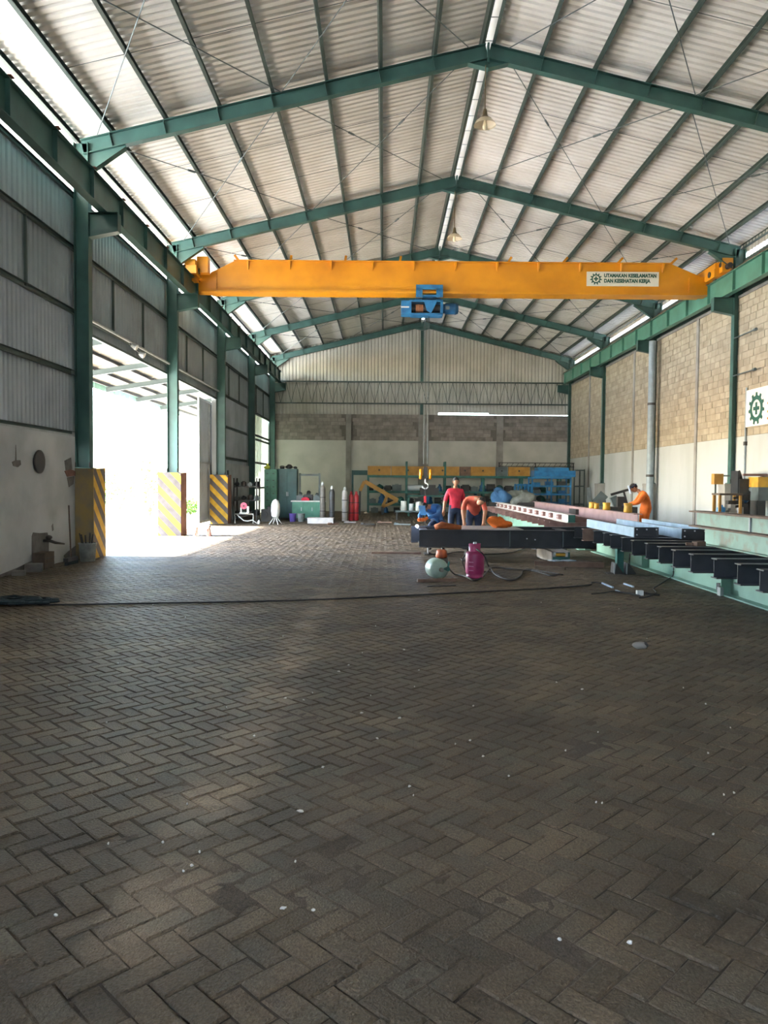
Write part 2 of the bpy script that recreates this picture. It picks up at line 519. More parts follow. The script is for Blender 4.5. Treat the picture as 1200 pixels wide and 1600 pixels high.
faces = (fq[None] + (np.arange(nb) * 8)[:, None, None]).reshape(-1, 4)
def np_mesh(name, co, faces, m):
    me = bpy.data.meshes.new(name)
    me.vertices.add(len(co)); me.vertices.foreach_set('co', co.astype(np.float32).ravel())
    nf = len(faces)
    me.loops.add(nf * 4); me.loops.foreach_set('vertex_index', faces.astype(np.int32).ravel())
    me.polygons.add(nf)
    me.polygons.foreach_set('loop_start', np.arange(nf, dtype=np.int32) * 4)
    me.polygons.foreach_set('use_smooth', np.zeros(nf, dtype=bool))
    me.update(calc_edges=True); me.validate()
    me.materials.append(m)
    return me
tag(link('paving_brick_field', np_mesh('paving_brick_field', co, faces, BRICKS), floor), kind='stuff')

# trodden soil that fills joints and buries some pavers
gx = np.arange(-6.2, 9.0, .05); gy = np.arange(1.3, 13.0, .05)
GX, GY = np.meshgrid(gx, gy)
hz = np.zeros_like(GX)
for k in range(26):
    fq_ = rng.uniform(.6, 7.0); a_ = rng.uniform(0, 6.283); hz += np.sin((GX * np.cos(a_) + GY * np.sin(a_)) * fq_ + rng.uniform(0, 6.28)) / (1 + .35 * fq_)
hz = hz / hz.std()
hz = -.0108 + .0042 * hz + rng.normal(0, .0018, hz.shape)
sc_ = np.stack([GX, GY, np.minimum(hz, .004)], -1).reshape(-1, 3)
ny_, nx_ = GX.shape
idx = np.arange(ny_ * nx_).reshape(ny_, nx_)
sf = np.stack([idx[:-1, :-1], idx[:-1, 1:], idx[1:, 1:], idx[1:, :-1]], -1).reshape(-1, 4)
tag(link('soil_film', np_mesh('soil_film', sc_, sf, mat('trodden_soil', '574d42', .9, 0, '473e34', 2.0, bump=.8, bscale=140, grain=.5)), floor), kind='stuff')

# ================================================================== YARD OUTSIDE
g = MB(); g.b2(-70, -6.6, -60, 90, -.4, -.02); g.b2(10.6, 60, -60, 90, -.4, -.02); g.b2(-6.6, 10.6, -60, YF, -.4, -.02); g.b2(-6.6, 10.6, YB + .3, 90, -.4, -.02)
yard = tag(g.build('ground', GROUND), kind='structure')

g = MB(); g.b2(-13.5, -6.62, 6, 44, -.03, -.005)
tag(g.build('bounce_apron', mat('dark_bounce_apron', '8f877b', .9, 0, '7f776b', 1.5)), kind='structure')  # darker apron added outside to cut bounce light onto canopy and eave
# ================================================================== LEFT WALL
wl_mb = MB()
wl_mb.b2(-6.62, -6.32, YF, 15.72, 0, 2.5)
wl_mb.b2(-6.62, -6.36, 29.75, 36.2, 0, 2.35)
wall_left = struct('wall_left', wl_mb, PLASTER)
# plaster scars, each a shallow patch proud of the wall
def patch(name, pts, m, X0=-6.32, depth=.012, parent=wall_left):
    P = [at(x, y, X=X0) for x, y in pts]
    n = len(P); mb = MB()
    vs = [(X0, p.y, p.z) for p in P] + [(X0 + depth, p.y, p.z) for p in P]
    mb.add(vs, [(i, (i + 1) % n, n + (i + 1) % n, n + i) for i in range(n)] + [tuple(range(n, 2 * n)), tuple(range(n - 1, -1, -1))])
    return mb.build(name, m, parent)
patch('plaster_scar', [(50, 838), (52, 832), (62, 833), (74, 832), (76, 842), (76, 878), (60, 882), (50, 882)], PLASTD)
patch('plaster_scar', [(19, 722), (24, 719), (25, 695), (26, 719), (32, 719), (33, 726), (28, 730), (21, 728)], PLASTD, depth=.008)
patch('plaster_scar', [(101, 720), (111, 715), (113, 733), (103, 735)], PLASTD, depth=.01)
patch('plaster_scar', [(101, 736), (110, 733), (119, 737), (118, 743), (105, 745)], REDBRN, depth=.014)
patch('plaster_scar', [(105, 746), (116, 744), (115, 756), (108, 761)], PLASTD, depth=.01)
patch('plaster_scar', [(0, 898), (30, 886), (50, 876), (50, 882), (62, 884), (62, 889), (30, 895), (0, 903)], PLASTD, depth=.01)
patch('plaster_scar', [(100, 868), (106, 862), (122, 850), (124, 872), (104, 878)], PLASTD, depth=.01)
patch('plaster_scar', [(81, 822), (83, 818), (84, 828), (82, 830)], PLASTD, depth=.008)

# girts and sheets
GZ = [2.56, 3.82, 5.07, 6.36]
def girt(y0, y1, z, m=STEELD):
    mb = MB(); mb.chan((XWL + .06, y0, z), (XWL + .06, y1, z), .10, .06, .005, flip=1); mb.build('girt', m, wall_left)
SH = {}
def left_sheets(y0, y1, z0, z1, m, wd, pitch, depth):
    n = round((y1 - y0) / wd); w = (y1 - y0) / n
    key = (round(w, 3), round(z1 - z0, 3), m.name)
    if key not in SH: SH[key] = corr_mesh('corrugated_sheet', w, z1 - z0, pitch, depth, m)
    for i in range(n):
        o = link('corrugated_sheet', SH[key], wall_left)
        o.matrix_world = frame_mat((XWL - .003 * ((i + round(y0 / 6.75)) % 2), y0 + i * w, z0), (0, 1, 0), (0, 0, 1), (-1, 0, 0))
        o.matrix_local = o.matrix_world
ZTOP = 7.49
for k in range(1, 8):
    y0, y1 = D[k], D[k + 1]
    if k in (4, 5):
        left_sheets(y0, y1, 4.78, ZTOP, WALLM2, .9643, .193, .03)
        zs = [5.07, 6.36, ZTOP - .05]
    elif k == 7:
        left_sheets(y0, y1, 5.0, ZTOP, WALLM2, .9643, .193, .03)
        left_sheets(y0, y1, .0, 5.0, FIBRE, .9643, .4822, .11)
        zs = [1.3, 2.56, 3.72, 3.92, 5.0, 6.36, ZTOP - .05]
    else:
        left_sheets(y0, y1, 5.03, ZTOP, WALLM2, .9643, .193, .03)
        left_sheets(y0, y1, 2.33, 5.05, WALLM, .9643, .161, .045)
        zs = GZ + [ZTOP - .05]
    for z in zs: girt(y0, y1, z)
    # sag straps between the upper girts
    for j in (1, 2) if k != 3 else ():
        yy = y0 + (y1 - y0) * j / 3
        mb = MB(); mb.bar((XWL + .05, yy, 5.07), (XWL + .05, yy, 6.36), .05, .05, up=(0, 1, 0)); mb.build('sag_strap', STEELD, wall_left)
    if k == 3:
        for yy in (13.85,):
            mb = MB(); mb.bar((XWL + .05, yy, 5.07), (XWL + .05, yy, 6.36), .05, .05, up=(0, 1, 0)); mb.build('sag_strap', STEELD, wall_left)
for (ya, yb, za, zb) in ((15.86, 16.3, 0, 4.8), (D[6] - .12, D[6] + .3, 0, 5.05), (D[7] - .15, D[7] + .15, 0, 7.5), (YB - .15, YB + .3, 0, 8.9)):
    mb = MB(); mb.b2(-6.60, -6.43, ya, yb, za, zb); mb.build('jamb_leak_strip', WALLM2, wall_left)  # strips added over wall gaps where daylight and sun leaked in
# flashing strip at foot of the sheets in the front bay
for k in (1, 2, 3):
    mb = MB(); mb.b2(-6.44, -6.36, D[k], D[k + 1] - .3, 2.5, 2.545); mb.build('sill_flashing', GALV, wall_left)
# door header: bright track on top, ribbed skirt below
for k in (4, 5):
    mb = MB(); mb.cyl((-6.33, D[k] + .1, 5.05), (-6.33, D[k + 1] - .1, 5.05), .035, n=8); mb.build('door_track', GALV, wall_left)
    mb = MB(); mb.b2(-6.46, -6.40, D[k], D[k + 1], 4.74, 4.80); mb.build('door_header', STEELD, wall_left)
tr = thing('floodlight', 'small twin spotlights fixed on the door header track', 'floodlight', (-6.30, 19.55, 4.98))
for s, zz in ((-1, .0), (1, -.1)):
    mb = MB(); mb.cyl((0, s * .3, zz), (.12, s * .3, zz - .06), .05, .085, 10); h = mb.build('lamp_head', GALV, tr)
    mb = MB(); mb.cyl((.121, s * .3, zz - .0605), (.128, s * .3, zz - .064), .075, n=10); mb.build('lens', WHITE, h)
mb = MB(); mb.bar((-.03, -.35, .02), (-.03, .35, -.07), .03); mb.build('bracket', DARK, tr)

# sliding door leaf parked outside between the second and third column
d1 = tag(bpy.data.objects.new('door_1', None), kind='structure'); COL.objects.link(d1)
ly0, ly1 = 27.75, 31.2
me = corr_mesh('door_sheet', .575, 4.5, .19, .03, WALLM)
for i in range(6):
    o = link('door_sheet', me, d1); o.matrix_local = frame_mat((-6.72, ly0 + i * .575, .12), (0, 1, 0), (0, 0, 1), (-1, 0, 0))
for y in (ly0, (ly0 + ly1) / 2, ly1):
    mb = MB(); mb.b2(-6.72, -6.66, y - .05, y + .05, .1, 4.65); mb.build('door_stile', GALV, d1)
for z in (.12, 2.3, 4.6):
    mb = MB(); mb.b2(-6.715, -6.665, ly0, ly1, z - .04, z + .04); mb.build('door_rail', GALV, d1)

# ================================================================== RIGHT WALL
wr = MB(); wr.b2(10.312, 10.62, YF, YB + .3, 0, 7.15)
wall_right = struct('wall_right', wr, MORTAR); wall_right.location.x = .08
mb = MB(); mb.b2(10.30, 10.32, YF, YB, 0, 3.02); mb.build('whitewash_coat', WHITEW, wall_right)
mb = MB(); mb.b2(10.28, 10.34, YF, YB, 7.08, 7.16); mb.build('ring_beam', CONC, wall_right)
for yy in (4.9, 11.6, 18.9, 25.64, 32.11, 39.02):
    mb = MB(); mb.b2(10.265, 10.35, yy - .09, yy + .09, 0, 7.08); mb.build('pilaster', WHITEW if 0 else CONC, wall_right)
# block courses
def block_list(u0, u1, z0, z1, bl, bh, seed):
    rr = random.Random(seed); out = []
    nz = round((z1 - z0) / bh); h = (z1 - z0) / nz
    for r in range(nz):
        u = u0 - rr.uniform(0, bl)
        while u < u1:
            l = bl * rr.choice((1, 1, 1, .98, .96, .5 if rr.random() < .2 else 1))
            a, b = max(u, u0), min(u + l, u1)
            if b - a > .06: out.append(((a + b) / 2, z0 + (r + .5) * h, b - a - .014, h - .014))
            u += l
    return out
BLK = [b for b in block_list(YF + .3, YB, 3.03, 7.08, .37, .2025, 11)]
def px_ok(b):
    q = to_px((10.3, b[0], b[1])); return b[0] > 1 and q and -5 < q[0] < 1204 and q[1] > 300
seen = sorted([b for b in BLK if px_ok(b)], key=lambda b: b[0])
single = set(seen[:300])
unit = MB(); unit.box((0, 0, 0), (1, 1, 1)); unit = unit.mesh('concrete_block', BLOCKO)
rr = random.Random(5)
for b in seen[:300]:
    o = link('concrete_block', unit, wall_right, (10.325 - rr.uniform(.004, .014), b[0], b[1])); o.scale = (.03, b[2], b[3])
mb = MB()
for b in BLK:
    if b in single: continue
    mb.box((10.325 - rr.uniform(.004, .014), b[0], b[1]), (.03, b[2], b[3]))
tag(link('concrete_block_field', mb.mesh('concrete_block_field', BLOCK), wall_right), kind='stuff')
# cladding strip above the wall with the open slot under the eaves
for (z0, z1, xx) in ((7.16, 8.27, 10.46), (8.41, 8.80, 10.46)):
    me = corr_mesh('eave_sheet', 1.6875, z1 - z0, .1875, .03, GABLEM)
    for i in range(-16, 16):
        y = D[4] + i * 1.6875
        o = link('eave_sheet', me, wall_right); o.matrix_local = frame_mat((xx, y, z0), (0, 1, 0), (0, 0, 1), (1, 0, 0))
for z in (7.3, 8.17):
    mb = MB(); mb.chan((10.42, YF, z), (10.42, YB, z), .08, .05); mb.build('girt', STEELD, wall_right)

mb = MB(); mb.b2(10.36, 10.54, YB - .12, YB + .3, 7.1, 8.9); mb.build('corner_leak_strip', WALLM2, wall_right)  # matching strip added to seal the rear corner against light leaks
# ================================================================== BACK WALL
wb = MB(); wb.b2(-6.62, 10.62, YB + .012, YB + .3, 0, 5.42)
wall_back = struct('wall_back', wb, MORTARB)
mb = MB(); mb.b2(-6.4, 10.4, YB, YB + .03, 0, 3.97); mb.build('whitewash_coat', mat('back_plaster', 'bab9b1', .9, 0, 'a5a49c', 1.0, .4, .75, bump=.15, bscale=15), wall_back)
for xa, xb in ((-2.15, -1.86), (1.90, 2.48), (6.27, 6.64)):
    mb = MB(); mb.b2(xa, xb, YB - .06, YB + .05, 0, 5.42); mb.build('pilaster', CONC, wall_back)
rr = random.Random(8)
for b in block_list(-6.3, 10.3, 3.98, 5.42, .42, .206, 4):
    if any(xa - .2 < b[0] < xb + .2 for xa, xb in ((-2.15, -1.86), (1.95, 2.4), (6.3, 6.6))): continue
    o = link('concrete_block', unit, wall_back, (b[0], YB + .012 - rr.uniform(.003, .012), b[1])); o.scale = (b[2], .03, b[3])
    o.material_slots[0].link = 'OBJECT'; o.material_slots[0].material = BLOCKB
# gable sheets, each cut to the slope of the roof; a slot of daylight stays open under some
def gable_sheet(xa, xb, z0):
    p = .1875; n = max(1, round((xb - xa) / p)); p = (xb - xa) / n; prof = []
    for i in range(n):
        x = xa + i * p; prof += [(x, 0), (x + p * .5, 0), (x + p * .64, .03), (x + p * .86, .03)]
    prof += [(xb, 0), (xb + .06, .001)]
    vs = [(x, YB + .14 + d, z0) for x, d in prof] + [(x, YB + .14 + d, zr(x) + .20) for x, d in prof]
    k = len(prof)
    MB().add(vs, [(i, i + 1, k + i + 1, k + i) for i in range(k - 1)]).build('gable_sheet', GABLEM, wall_back)
for i in range(18):
    xa = -6.6 + i * .9556
    gable_sheet(xa, xa + .9556, 5.55 if 2.2 < xa < 5.6 else (5.45 if xa > 5.6 else 5.41))
for z in (6.03, 7.23):
    mb = MB(); mb.bar((-6.2, YB + .02, z), (10.3, YB + .02, z), .07, .07); mb.build('lattice_chord', STEELD, wall_back)
nz = 56
for i in range(nz):
    xa = -6.1 + i * 16.3 / nz; xb = xa + 16.3 / nz
    z0, z1 = (6.06, 7.2) if i % 2 else (7.2, 6.06)
    mb = MB(); mb.bar((xa, YB + .02, z0), (xb, YB + .02, z1), .022, .022, up=(0, 1, 0)); mb.build('lattice_bar', STEELD, wall_back)
mb = MB(); mb.ibeam((2.07, YB + .0, 7.27), (2.07, YB + .0, 10.2), .18, .12, up=(1, 0, 0)); mb.build('gable_post', STEEL, wall_back)
mb = MB(); mb.ibeam((2.07, YB + .0, 5.42), (2.07, YB + .0, 6.0), .18, .12, up=(1, 0, 0)); mb.build('gable_post', STEEL, wall_back)

# front wall behind the photographer, closed; unseen, put in to cut light from there
wf = MB(); wf.b2(-6.62, 10.62, YF - .2, YF, 0, 9.4)
wall_front = struct('wall_front', wf, PLASTER)
# ================================================================== ROOF
ceiling = tag(bpy.data.objects.new('ceiling', None), kind='structure'); COL.objects.link(ceiling)
ceiling.location = (XC, 16, ZRIDGE)
def cl(o): o.matrix_parent_inverse = Matrix.Translation((-XC, -16, -ZRIDGE)); return o
ca = 1 / math.sqrt(1 + SLOPE ** 2); sa = SLOPE * ca
sheet_len = 9.85 / ca  # overhang lengthened out of view to keep sun out of the eave gap
RS = corr_mesh('roof_sheet', 1.6875, sheet_len, .1875, .036, ROOFM, pan=.56, side=.12, lap=.02)
zoff = .175
for i in range(-16, 17):
    y = D[4] + i * 1.6875
    if y > YB + .3: continue
    for s in (-1, 1):
        o = cl(link('roof_sheet', RS, ceiling))
        ex = Vector((0, 1, 0)); ey = Vector((s * ca, 0, -sa)); ez = Vector((s * sa, 0, ca))
        o.matrix_basis = frame_mat((XC + s * .12, y, ZRIDGE + zoff - .12 * SLOPE + .003 * (i % 2)), ex, ey, ez)
# ridge capping
mb = MB()
for s in (-1, 1):
    mb.add([(XC, YF, ZRIDGE + .27), (XC, YB + .4, ZRIDGE + .27), (XC + s * .42, YB + .4, ZRIDGE + .145), (XC + s * .42, YF, ZRIDGE + .145)], [(0, 1, 2, 3)])
cl(mb.build('ridge_cap', ROOFM, ceiling))
# purlins
offs = [.12] + [1.1 * k for k in range(1, 8)] + [8.45]
for s in (-1, 1):
    for k, dx in enumerate(offs):
        x = XC + s * dx; z = zr(x) + .085
        mb = MB(); mb.chan((x, YF, z), (x, YB + .1, z), .15, .065, .004, up=(s * sa, 0, ca), flip=-s)
        cl(mb.build('purlin', STEELD, ceiling))
# ridge cross ties between the twin ridge purlins
for i in range(12, 60):
    mb = MB(); y = i * .8 + 4; mb.bar((XC - .1, y, ZRIDGE + .06), (XC + .1, y, ZRIDGE + .06), .02, .01); cl(mb.build('ridge_tie', GALV, ceiling))
# diagonal rods under the purlins with turnbuckles
def rod(p0, p1):
    mb = MB(); mb.cyl(p0, p1, .011, n=6)
    a, b = Vector(p0), Vector(p1); q = a.lerp(b, .33); d = (b - a).normalized()
    mb.cyl(q, q + d * .22, .026, n=6)
    cl(mb.build('bracing_rod', GREYSTEEL, ceiling))
for k in range(3, 8):
    y0, y1 = D[k] + .15, D[k + 1] - .15
    for s in (-1, 1):
        for xa, xb in ((.4, 4.2), (4.2, 7.95)):
            za, zb = zr(XC + xa) - .05, zr(XC + xb) - .05
            rod((XC + s * xb, y0, zb), (XC + s * xa, y1, za))
            rod((XC + s * xa, y0, za), (XC + s * xb, y1, zb))
        for kk in range(1, 7):     # sag rods crossing the bay
            x0_, x1_ = XC + s * 1.1 * kk, XC + s * 1.1 * (kk + 1)
            for fr in (1 / 3, 2 / 3):
                yy = y0 + (y1 - y0) * fr
                mb = MB(); mb.cyl((x0_, yy, zr(x0_) + .1), (x1_, yy, zr(x1_) + .1), .006, n=5); cl(mb.build('sag_rod', GREYSTEEL, ceiling))

# ================================================================== PORTAL FRAMES
ORD = ['', 'first', 'second', 'third', 'fourth', 'fifth', 'sixth', 'seventh', 'eighth', 'ninth', 'tenth', 'eleventh', 'twelfth', 'thirteenth', 'fourteenth', 'fifteenth', 'sixteenth', 'seventeenth', 'eighteenth', 'nineteenth', 'twentieth', 'twenty-first', 'twenty-second', 'twenty-third', 'twenty-fourth', 'twenty-fifth', 'twenty-sixth', 'twenty-seventh', 'twenty-eighth', 'twenty-ninth', 'thirtieth']
flabels = {0: 'green steel portal frame at the open front end behind the photographer', 1: 'green steel portal frame a little behind the photographer',
           2: 'green steel portal frame above the photographer', 3: 'green steel portal frame just ahead of the photographer above the picture',
           4: 'nearest green steel portal frame in view with the nearer hanging lamp',
           5: 'second green steel portal frame just in front of the yellow crane',
           6: 'third green steel portal frame right behind the yellow crane',
           7: 'fourth green steel portal frame, last but one before the back wall',
           8: 'rearmost green steel portal frame against the gable sheets'}
for k, y in enumerate(D):
    if k == 8: y = YB - .16
    fr = thing('portal_frame', flabels[k], 'steel frame', (XC, y, 0), group='portal frames of the hall')
    mb = MB(); mb.box((0, 0, ZRIDGE - .19), (.04, .16, .40)); mb.build('apex_plate', STEEL, fr)
    for s in (-1, 1):
        # rafter of I section, top flange under the purlins
        a = Vector((s * .02, 0, ZRIDGE - .15)); b = Vector((s * 8.3, 0, ZRIDGE - SLOPE * 8.3 - .15))
        mb = MB(); mb.ibeam(a, b, .30, .16, .014, .01, up=(s * sa, 0, ca)); raf = mb.build('rafter', STEEL, fr)
        for j in range(1, 8):      # stiffener / purlin cleats
            x = s * 1.1 * j; z = ZRIDGE - SLOPE * 1.1 * j - .15
            mb = MB(); mb.box((x, 0, z), (.012, .15, .27), rot=(0, s * math.atan(SLOPE), 0)); mb.build('web_stiffener', STEEL, raf)
        # apex haunch
        mb = MB(); z0 = ZRIDGE - .29
        mb.add([(0, -.006, z0 - .2), (s * .4, -.006, z0 - .1), (s * .4, -.006, z0 - .02), (0, -.006, z0 + .1),
                (0, .006, z0 - .2), (s * .4, .006, z0 - .1), (s * .4, .006, z0 - .02), (0, .006, z0 + .1)],
               [(0, 1, 2, 3), (7, 6, 5, 4), (0, 4, 5, 1), (1, 5, 6, 2), (2, 6, 7, 3), (3, 7, 4, 0)])
        mb.bar((0, 0, z0 - .2), (s * .42, 0, z0 - .1), .16, .014, up=(0, 0, 1)); mb.build('apex_haunch', STEEL, fr)
        # column
        xc = (XL - .15 if s < 0 else XR + .15) - XC
        zb = 1.85 if s < 0 and k in (4, 5, 6) else (1.65 if s > 0 else 0)
        if s < 0 and k < 4: zb = 0
        mb = MB(); mb.ibeam((xc, 0, zb), (xc, 0, ZRIDGE - SLOPE * 8.3 - .06), .30, .2, .014, .01, up=(1, 0, 0)); colm = mb.build('column', STEEL, fr)
        mb = MB(); mb.box((xc, 0, zb + .012), (.38, .3, .024)); mb.build('base_plate', STEEL, colm)
        for q in (-1, 1):
            mb = MB(); mb.cyl((xc + q * .15, -.11, zb + .02), (xc + q * .15, -.11, zb + .13), .016, n=6); mb.build('anchor_bolt', DARK, colm)
        # eave haunch
        xi = s * 8.16; zt = ZRIDGE - SLOPE * 8.16 - .28
        mb = MB(); t = .006
        pts = [(xi, zt - .42), (xi, zt + .02), (xi - s * .75, zt + .17), (xi - s * .75, zt + .11)]
        mb.add([(p, -t, q) for p, q in pts] + [(p, t, q) for p, q in pts], [(0, 1, 2, 3), (7, 6, 5, 4)] + [(i, (i + 1) % 4, 4 + (i + 1) % 4, 4 + i) for i in range(4)])
        mb.bar((xi, 0, zt - .42), (xi - s * .76, 0, zt + .1), .16, .014, up=(0, 0, 1)); mb.build('eave_haunch', STEEL, fr)
        # crane corbel
        mb = MB(); xo = xi - s * .6
        pts = [(xi, 6.60), (xi, 7.09), (xo, 7.09), (xo, 6.72)]
        mb.add([(p, -t, q) for p, q in pts] + [(p, t, q) for p, q in pts], [(0, 1, 2, 3), (7, 6, 5, 4)] + [(i, (i + 1) % 4, 4 + (i + 1) % 4, 4 + i) for i in range(4)])
        mb.bar((xi, 0, 7.095), (xo, 0, 7.095), .2, .014); mb.bar((xi, 0, 6.60), (xo, 0, 6.72), .2, .014)
        mb.box((xo, 0, 6.905), (.014, .2, .38)); mb.build('corbel', STEEL, fr)

# pedestals
def pedestal(y, label, front, side, px0):
    w = .62; x1 = -5.94; x0 = x1 - .66
    t = MB(); x0_, x1_, y0, y1 = -.33, .33, -.33, .33
    vs = [(-.33, -.33, 0), (.33, -.33, 0), (.33, .33, 0), (-.33, .33, 0), (-.33, -.33, 1.85), (.33, -.33, 1.85), (.33, .33, 1.85), (-.33, .33, 1.85)]
    t.add(vs, [(0, 1, 5, 4)], 0); t.add(vs, [(1, 2, 6, 5)], 1); t.add(vs, [(2, 3, 7, 6), (3, 0, 4, 7), (4, 5, 6, 7), (3, 2, 1, 0)], 0)
    me = t.mesh('column_guard', [front, side])
    bm = bmesh.new(); bm.from_mesh(me); bmesh.ops.remove_doubles(bm, verts=bm.verts, dist=1e-4)
    bmesh.ops.bevel(bm, geom=[e for e in bm.edges], offset=.018, segments=2, affect='EDGES'); bm.to_mesh(me); bm.free()
    return tag(link('column_guard', me, None, ((x0 + x1) / 2, y, 0)), label, 'column guard', 'concrete guards at the column feet')
pedestal(D[4] - .0, 'ochre concrete column guard beside the dirty bucket, striped only on its side', OCHREP, STRIPE, 0)
pedestal(D[5] - .0, 'yellow and black striped column guard standing alone in the doorway', STRIPE, REDBRN, 0)
pedestal(D[6] - .0, 'yellow and black striped column guard by the parked sliding door', STRIPE, REDBRN, 0)
for k, nm in ((3, 'hidden'), (4, ''), (5, 'under the column with the small shelf machines'), (6, 'beside the grey downpipe'), (7, 'behind the yellow pots on the pink beam')):
    lb = {3: 'concrete plinth under the right hand column outside the picture', 4: 'concrete plinth under the right hand column just outside the picture',
          5: 'concrete plinth under the right hand column behind the drilling machines', 6: 'concrete plinth under the right hand column behind the grey downpipe',
          7: 'concrete plinth under the right hand column nearest the back corner'}[k]
    mb = MB(); mb.b2(-.22, .145, -.22, .22, 0, 1.65); mb.box((-.06, 0, 1.60), (.34, .46, .08))
    tag(mb.build('column_plinth', CONC, None, (10.23, D[k], 0)), lb, 'plinth', 'concrete plinths of the right wall')

# ================================================================== CRANE RUNWAYS
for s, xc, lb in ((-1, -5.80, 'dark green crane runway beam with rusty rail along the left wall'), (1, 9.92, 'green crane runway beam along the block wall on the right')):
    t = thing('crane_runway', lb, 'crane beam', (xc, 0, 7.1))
    mb = MB(); mb.ibeam((0, YF, .3), (0, YB - .3, .3), .60, .18, .016, .012); mb.build('beam', STEEL if s < 0 else RUNG_LIT, t)
    mb = MB(); mb.bar((0, YF, .63), (0, YB - .3, .63), .06, .06); mb.bar((0, YF, .606), (0, YB - .3, .606), .13, .012); mb.build('rail', RUST, t)
    y = D[2] + .9
    while y < YB - .4:
        mb = MB(); mb.b2(-.088, .088, y - .006, y + .006, .017, .583); mb.build('web_stiffener', STEEL if s < 0 else RUNG_LIT, t)
        mb = MB(); mb.b2(.05 * -s, .13 * -s, y - .06, y + .06, .602, .622); mb.build('rail_clip', RUST, t)
        y += 1.6875

# ================================================================== OVERHEAD CRANE
YC = 24.0
cr = thing('overhead_crane', 'yellow single girder overhead travelling crane spanning the hall', 'crane', (2.06, YC, 7.4))
gx0, gx1 = -7.42, 7.62
def gir(y0, y1, prof, mb):
    n = len(prof)
    return mb.add([(x, y0, z) for x, z in prof] + [(x, y1, z) for x, z in prof], [(i, (i + 1) % n, n + (i + 1) % n, n + i) for i in range(n)] + [tuple(range(n)), tuple(range(2 * n - 1, n - 1, -1))])
mb = MB(); gir(-.2, .2, [(gx0, .06), (gx1, .06), (gx1, .58), (gx1 - .95, .97), (gx0 + .75, .97), (gx0, .60)], mb)
girder = mb.build('girder', YEL, cr)
mb = MB(); mb.b2(gx0 - .05, gx1 + .05, -.3, .3, 0, .06); mb.build('bottom_flange', YEL, girder)
mb = MB(); mb.b2(gx0 + .72, gx1 - .92, -.26, .26, .955, .985); mb.build('top_flange', YEL, girder)
for i in range(11):
    x = gx0 + 1.15 + i * 1.27
    mb = MB(); n = 4
    mb.add([(x - .03, -.2, .955), (x + .03, -.2, .955), (x + .02, -.2, .70), (x - .02, -.2, .70), (x - .035, -.33, .955), (x + .035, -.33, .955), (x + .012, -.22, .72), (x - .012, -.22, .72)],
           [(0, 1, 2, 3), (4, 5, 6, 7), (0, 1, 5, 4), (1, 2, 6, 5), (2, 3, 7, 6), (3, 0, 4, 7)])
    mb.build('stiffener', YEL, girder)
for px, py, dx in ((375, 402, -.12), (455, 402, .02), (540, 402, .02), (625, 402, .03), (793, 408, .1), (878, 404, .14), (963, 404, .16), (1046, 404, .18)):
    p = at(px, 412, Y=YC)
    mb = MB(); x = p.x - 2.06
    mb.bar((x, -.1, .98), (x + dx * 1.2, -.05, 1.18), .07, .05, up=(0, 1, 0)); mb.build('lifting_lug', YEL, girder)
for s, x in ((-1, -7.86), (1, 7.86)):
    tr_ = MB(); tr_.b2(x - .16, x + .16, -1.0, 1.2, .42, .78); e = tr_.build('end_truck', YEL, cr)
    for y in (-.72, .9):
        mb = MB(); mb.cyl((x - .07, y, .46), (x + .07, y, .46), .15, n=18); mb.build('wheel', DARK, e)
        mb = MB(); mb.b2(x - .2, x + .2, y - .32, y + .32, .36, .60); mb.build('wheel_box', YEL, e)
        mb = MB(); mb.cyl((x - s * .201, y, .5), (x - s * .23, y, .5), .09, n=12); mb.build('axle_cap', DARK, e)
    mb = MB(); mb.b2(min(x, x - s * .62), max(x, x - s * .62), -.24, .24, .02, .56); mb.build('connection_box', YEL, e)
    for q in range(6):
        mb = MB(); mb.cyl((x - s * .625, -.26, .08 + q * .08), (x - s * .645, -.26, .08 + q * .08), .025, n=6); mb.build('bolt', YEL, e)
# raised electric box on the left truck and the buffers
q0, q1, q2 = at(310, 425, Y=23.4), at(327, 403, Y=23.4), at(300, 441, Y=23.4)
mb = MB(); mb.b2(q0.x - 2.06, q1.x - 2.06, -.75, -.45, q0.z - 7.4 - .05, q1.z - 7.4); mb.b2(q2.x - 2.06, q0.x - 2.06, -.8, -.5, q2.z - 7.4, q0.z - 7.4 + .08); mb.b2(q0.x - 2.0, q1.x - 2.1, -.7, -.5, .74, q0.z - 7.4); mb.build('control_box', YEL, cr)
mb = MB(); mb.b2(7.8, 8.12, -1.25, -1.0, .45, .86); mb.build('buffer_plate', YEL, cr)
mb = MB(); mb.cyl((7.78, -1.13, .68), (7.81, -1.13, .68), .07, n=12); mb.build('buffer_hole', DARK, cr)
mb = MB(); mb.cyl((7.95, -1.25, .6), (7.95, -1.45, .6), .08, n=12); mb.build('buffer', DARK, cr)
